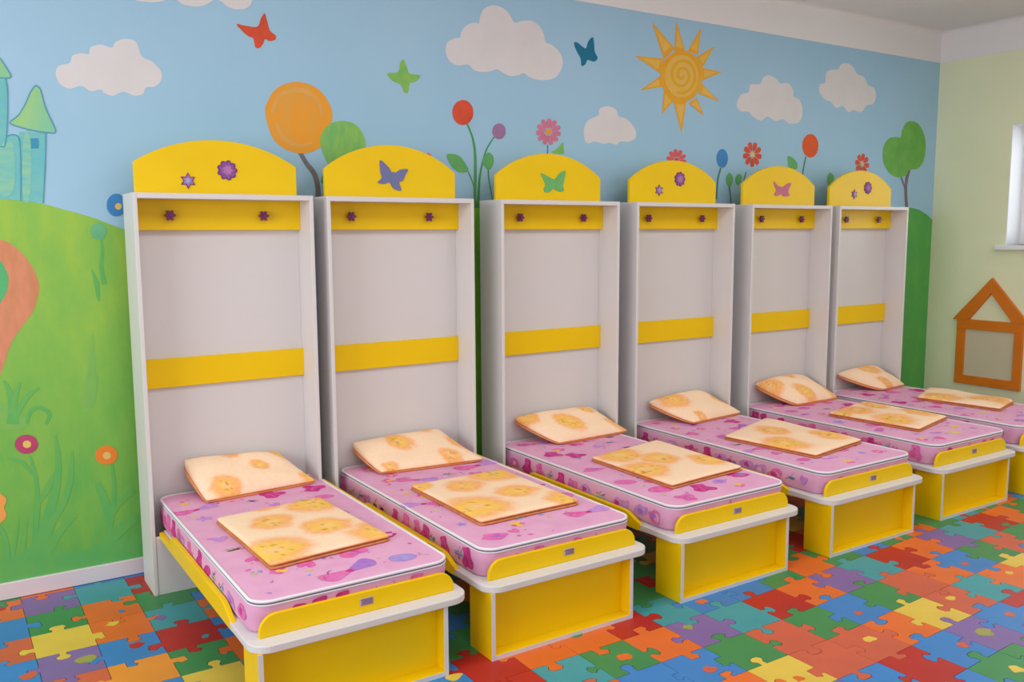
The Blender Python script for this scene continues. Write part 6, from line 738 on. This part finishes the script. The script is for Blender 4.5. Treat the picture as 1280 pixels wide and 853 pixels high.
def dye(u, v, spots, asp, seed):
    w = mnoise.noise(Vector((u*9*asp, v*9, seed)))*.05; w2 = mnoise.noise(Vector((u*34*asp, v*34, seed+7)))
    c = PEACH; best = 9; sp = None
    for s in spots:
        d = math.hypot((u-s[0])*asp+w, v-s[1]+w*.7)/(s[2]*1.08)
        if d < best: best = d; sp = s
    if sp:
        h = max(0, min(1, (1.28-best)/.55)); h = h*h*(3-2*h); c = mixc(c, HALO, min(1, h*(.85+.4*w2)))
        if best < .85: c = mixc(c, SUN, min(1, (.85-best)*2.2*sp[3])*(.65+.5*w2))
        if best < .38: c = mixc(c, mixc(PEACH, HALO, .3), max(0, (.38-best)/.38)*.55)
        if best < .55 and w2 > .36: c = mixc(c, BROWN, .55)
    return c
def grid_cloth(name, P, thick, zfun, spots, seed, parent, base, n=56):
    """cloth slab over the quad P (back-left, back-right, front-right, front-left); zfun(u, v) gives the upper and lower height"""
    V = []; F = []; C = []; asp = (Vector(P[1])-Vector(P[0])).length/max(.01, (Vector(P[3])-Vector(P[0])).length)
    def pt(u, v):
        # softened corners, slightly bowed edges
        bow = .010
        uu = u+(.5-u)*bow*4*v*(1-v)*abs(2*u-1); vv = v+(.5-v)*bow*4*u*(1-u)*abs(2*v-1)
        x = (1-vv)*((1-uu)*P[0][0]+uu*P[1][0])+vv*((1-uu)*P[3][0]+uu*P[2][0]); y = (1-vv)*((1-uu)*P[0][1]+uu*P[1][1])+vv*((1-uu)*P[3][1]+uu*P[2][1])
        k = 18; e = ((abs(2*u-1)**k+abs(2*v-1)**k))
        cx, cy = sum(p[0] for p in P)/4, sum(p[1] for p in P)/4
        s = 1-.018*max(0, e-1)
        return cx+(x-cx)*s, cy+(y-cy)*s
    for side in (0, 1):
        for a in range(n+1):
            for b in range(n+1):
                u, v = b/n, a/n; x, y = pt(u, v); zt, zb = zfun(u, v)
                V.append((x-base[0], y-base[1], (zt if side == 0 else zb)-base[2])); C.append(dye(u, v, spots, asp, seed) if side == 0 else HALO)
    m = (n+1)*(n+1)
    for a in range(n):
        for b in range(n):
            q = a*(n+1)+b; F.append((q, q+n+1, q+n+2, q+1)); F.append((m+q, m+q+1, m+q+n+2, m+q+n+1))
    ring = [b for b in range(n+1)]+[a*(n+1)+n for a in range(1, n+1)]+[n*(n+1)+b for b in range(n-1, -1, -1)]+[a*(n+1) for a in range(n-1, 0, -1)]
    for k in range(len(ring)):
        p, q = ring[k], ring[(k+1) % len(ring)]; F.append((p, q, m+q, m+p))
    o = mesh(name, V, F, M_peach, parent, smooth=True)
    at = o.data.attributes.new('dye', 'FLOAT_COLOR', 'POINT'); at.data.foreach_set('color', [c for q in C for c in (*q, 1.0)])
    return o, ring, pt
def hem(o, ring, parent, r=.0035, name='hem', drop=0.0):
    vs = [o.data.vertices[k].co.copy() for k in ring]; m = (len(o.data.vertices))//2
    path = [(o.data.vertices[k].co+o.data.vertices[k+m].co)/2+Vector((0, 0, drop)) for k in ring]
    V, F = sweep(path, r, r, 6); return mesh(name, V, F, M_fold, parent, smooth=True)

PIL = [((0.259, 0.563), (0.696, 0.539), (0.811, -0.387), (0.298, -0.429)), ((1.078, 0.531), (1.571, 0.544), (1.675, -0.489), (1.13, -0.429)), ((2.058, 0.546), (2.60, 0.547), (2.72, -0.40), (2.212, -0.422)), ((3.061, 0.53), (3.525, 0.55), (3.67, -0.402), (3.202, -0.455)), ((4.033, 0.553), (4.521, 0.559), (4.62, -0.42), (4.196, -0.429)), ((4.912, 0.54), (5.354, 0.559), (5.48, -0.37), (5.181, -0.401))]
SPP = [[(.45, .03, .17, .3), (.98, .12, .2, 1.3), (.62, .5, .14, .8), (.2, .85, .22, .7), (.98, .93, .16, 1.3)],
       [(.4, .32, .26, 1.0), (.98, .5, .2, .4), (.72, .88, .2, .3), (.1, .95, .14, .5), (.8, .0, .15, .6)],
       [(.08, .15, .2, .9), (.38, .6, .28, 1.6), (.8, .25, .16, 1.1), (.95, .8, .2, .4)],
       [(.22, .3, .28, .7), (.98, .55, .24, 1.2), (.2, .95, .12, .3)],
       [(.05, .3, .26, .4), (.35, .8, .24, 1.0), (.95, .85, .2, .8), (.5, .2, .15, .3)],
       [(.3, .9, .2, .2), (.52, .3, .26, .5), (.95, .6, .12, .3)]]
PLAB = ['peach patterned pillow propped on the bed nearest the camera', 'peach pillow with one large sun blotch on the slate violet butterfly bed', 'peach pillow with yellow blotches on the mint green butterfly bed', 'peach pillow on the bed between the green and pink butterfly beds',
        'plump peach pillow on the dusty pink butterfly bed', 'peach pillow on the farthest bed in the corner']
PILS = [.95, .75, .4, .35, .35, .3]
PILT = [.055, .045, .05, .055, .07, .055]
for i in range(6):
    (ax, az), (bx, bz), fr, fl_ = PIL[i]
    P = [(ax, -.196), (bx, -.196), fr, fl_]; base = (sum(p[0] for p in P)/4, -.35, MZ1+.001)
    root = empty('pillow', base, PLAB[i], 'pillow', 'peach pillows at the heads of the beds')
    th = PILT[i]
    def zf(u, v, az=az, bz=bz, th=th, i=i):
        e = max(0, 1-abs(2*u-1)**3.2)**.6*max(0, 1-abs(2*v-1)**3.2)**.6
        back = az*(1-u)+bz*u-.012
        ridge = back*(1-v)**1.25+(MZ1+.014)*(1-(1-v)**1.25)        # mid surface, leaning on the back panel
        wv = mnoise.noise(Vector((u*3.1, v*3.1, i*3.7)))*.008*e
        top = ridge+.006+th*(.75 if i < 2 else .95)*e+wv
        bot = max(MZ1+.001, ridge-.006-th*PILS[i]*(1-v)**.8-th*.4*e)
        return top, bot
    o, ring, pt = grid_cloth('pillow_case', P, th, zf, SPP[i], i*1.7, root, base)
    hem(o, ring, root)
BLK = [[(.259, -.716), (.719, -.668), (.761, -1.304), (.279, -1.349)], [(1.137, -.726), (1.636, -.729), (1.638, -1.347), (1.135, -1.356)], [(2.141, -.790), (2.685, -.689), (2.645, -1.353), (2.132, -1.399)],
       [(3.066, -.831), (3.64, -.630), (3.63, -1.325), (3.133, -1.407)], [(4.093, -.745), (4.61, -.640), (4.61, -1.231), (4.141, -1.343)], [(5.060, -.740), (5.47, -.57), (5.47, -1.19), (5.124, -1.284)]]
SPB = [[(.35, .33, .14, .7), (.88, .12, .2, 1.5), (.12, .83, .2, 1.5), (.68, .62, .14, 1.2), (.98, .9, .17, .9), (.45, -.02, .1, .4)],
       [(.38, .28, .14, .7), (.8, .1, .2, 1.4), (.14, .75, .22, 1.5), (.68, .6, .14, 1.0), (.97, .93, .16, 1.4), (.03, .08, .1, 1.4)],
       [(.25, .15, .2, 1.1), (.5, .45, .16, .8), (.85, .72, .15, 1.3), (.12, .6, .2, .8)],
       [(.5, .3, .17, .6), (.8, .75, .16, .8), (.15, .62, .22, .9)],
       [(.3, .2, .2, .4), (.2, .68, .2, 1.1), (.85, .75, .2, .6), (.8, .2, .16, .4), (.0, .15, .1, 1.2)],
       [(.3, .3, .22, .6), (.6, .8, .24, .4), (.05, .2, .12, 1.0)]]
BLAB = ['peach folded blanket on the bed nearest the camera', 'peach folded blanket on the slate violet butterfly bed', 'peach folded blanket on the mint green butterfly bed', 'peach folded blanket on the bed between the green and pink butterfly beds',
        'peach folded blanket on the dusty pink butterfly bed', 'peach folded blanket on the farthest bed in the corner']
for i in range(6):
    P = BLK[i]; base = (sum(p[0] for p in P)/4, sum(p[1] for p in P)/4, MZ1+.0008)
    root = empty('folded_blanket', base, BLAB[i], 'blanket', 'folded peach blankets on the beds')
    up_ = [0, 0, 0, .006, .012, .012][i]
    for lay, (z0, z1, dx) in enumerate(((MZ1+.001, MZ1+.0120, .004), (MZ1+.0135, MZ1+.026, 0))):
        Q = [(p[0]+dx*(1 if p[0] > base[0] else -1)*(.5 if lay == 0 else 0), p[1]+(dx if p[1] > base[1] else -dx*1.4)) for p in P]
        def zf(u, v, z0=z0, z1=z1, lay=lay, i=i):
            e = max(0, 1-abs(2*u-1)**8)**.5*max(0, 1-abs(2*v-1)**8)**.5
            wv = mnoise.noise(Vector((u*3.3, v*3.3, i*2.3+5)))
            puff = (.004+.003*wv+up_*(.5+wv))*e*(1 if lay else .25)
            ed = .0035*(1-e)
            return z1-ed+puff, (z0+ed*.6 if lay == 0 else z0+ed*.6+.25*puff*0)
        o, ring, pt = grid_cloth('blanket_fold', Q, .01, zf, SPB[i], i*2.9+40, root, base, 44 if lay else 16)
        if lay: hem(o, ring, root, .0024, 'hem', -.002)
        else: o['label'] = 'lower layer of the folded blanket'; o.data.materials[0] = M_fold

# ---------------------------------------------------------------- orange house-shaped frame on the right wall
M_or = mat('orange_lacquer', (222, 122, 22), .45, vary=.05, scale=6)
M_cream = mat('cream_board', (206, 196, 168), .6)
house = empty('house_frame', (XR, -.54, .345), 'orange house-shaped wooden frame with a gable on the pale green wall', 'wall decoration')
def hb_(name, pts, x0, x1, m, lab=None):
    o = prism(name, [(a+.54, z-.345) for a, z in pts], 'yz', x0-XR, x1-XR, m, house, .002, 1)
    if lab: o['label'] = lab
    return o
yl, yr, ap = -.245, -.835, -.540
hb_('roof_board', [(ap, 1.207), (ap, 1.085), (-.372, .868), (-.238, .862)], XR-.03, XR-.002, M_or)
hb_('roof_board', [(ap, 1.207), (-.842, .862), (-.715, .868), (ap, 1.085)], XR-.03, XR-.002, M_or)
hb_('cross_board', [(-.275, .868), (-.275, .79), (-.80, .79), (-.80, .868)], XR-.028, XR-.002, M_or)
hb_('post', [(-.275, .79), (-.345, .79), (-.345, .345), (-.275, .345)], XR-.027, XR-.002, M_or)
hb_('post', [(-.735, .79), (-.80, .79), (-.80, .345), (-.735, .345)], XR-.027, XR-.002, M_or)
hb_('bottom_board', [(-.345, .345), (-.345, .415), (-.735, .415), (-.735, .345)], XR-.027, XR-.002, M_or)
hb_('back_board', [(-.335, .355), (-.335, .80), (-.745, .80), (-.745, .355)], XR-.012, XR-.003, M_cream, 'cream back board')
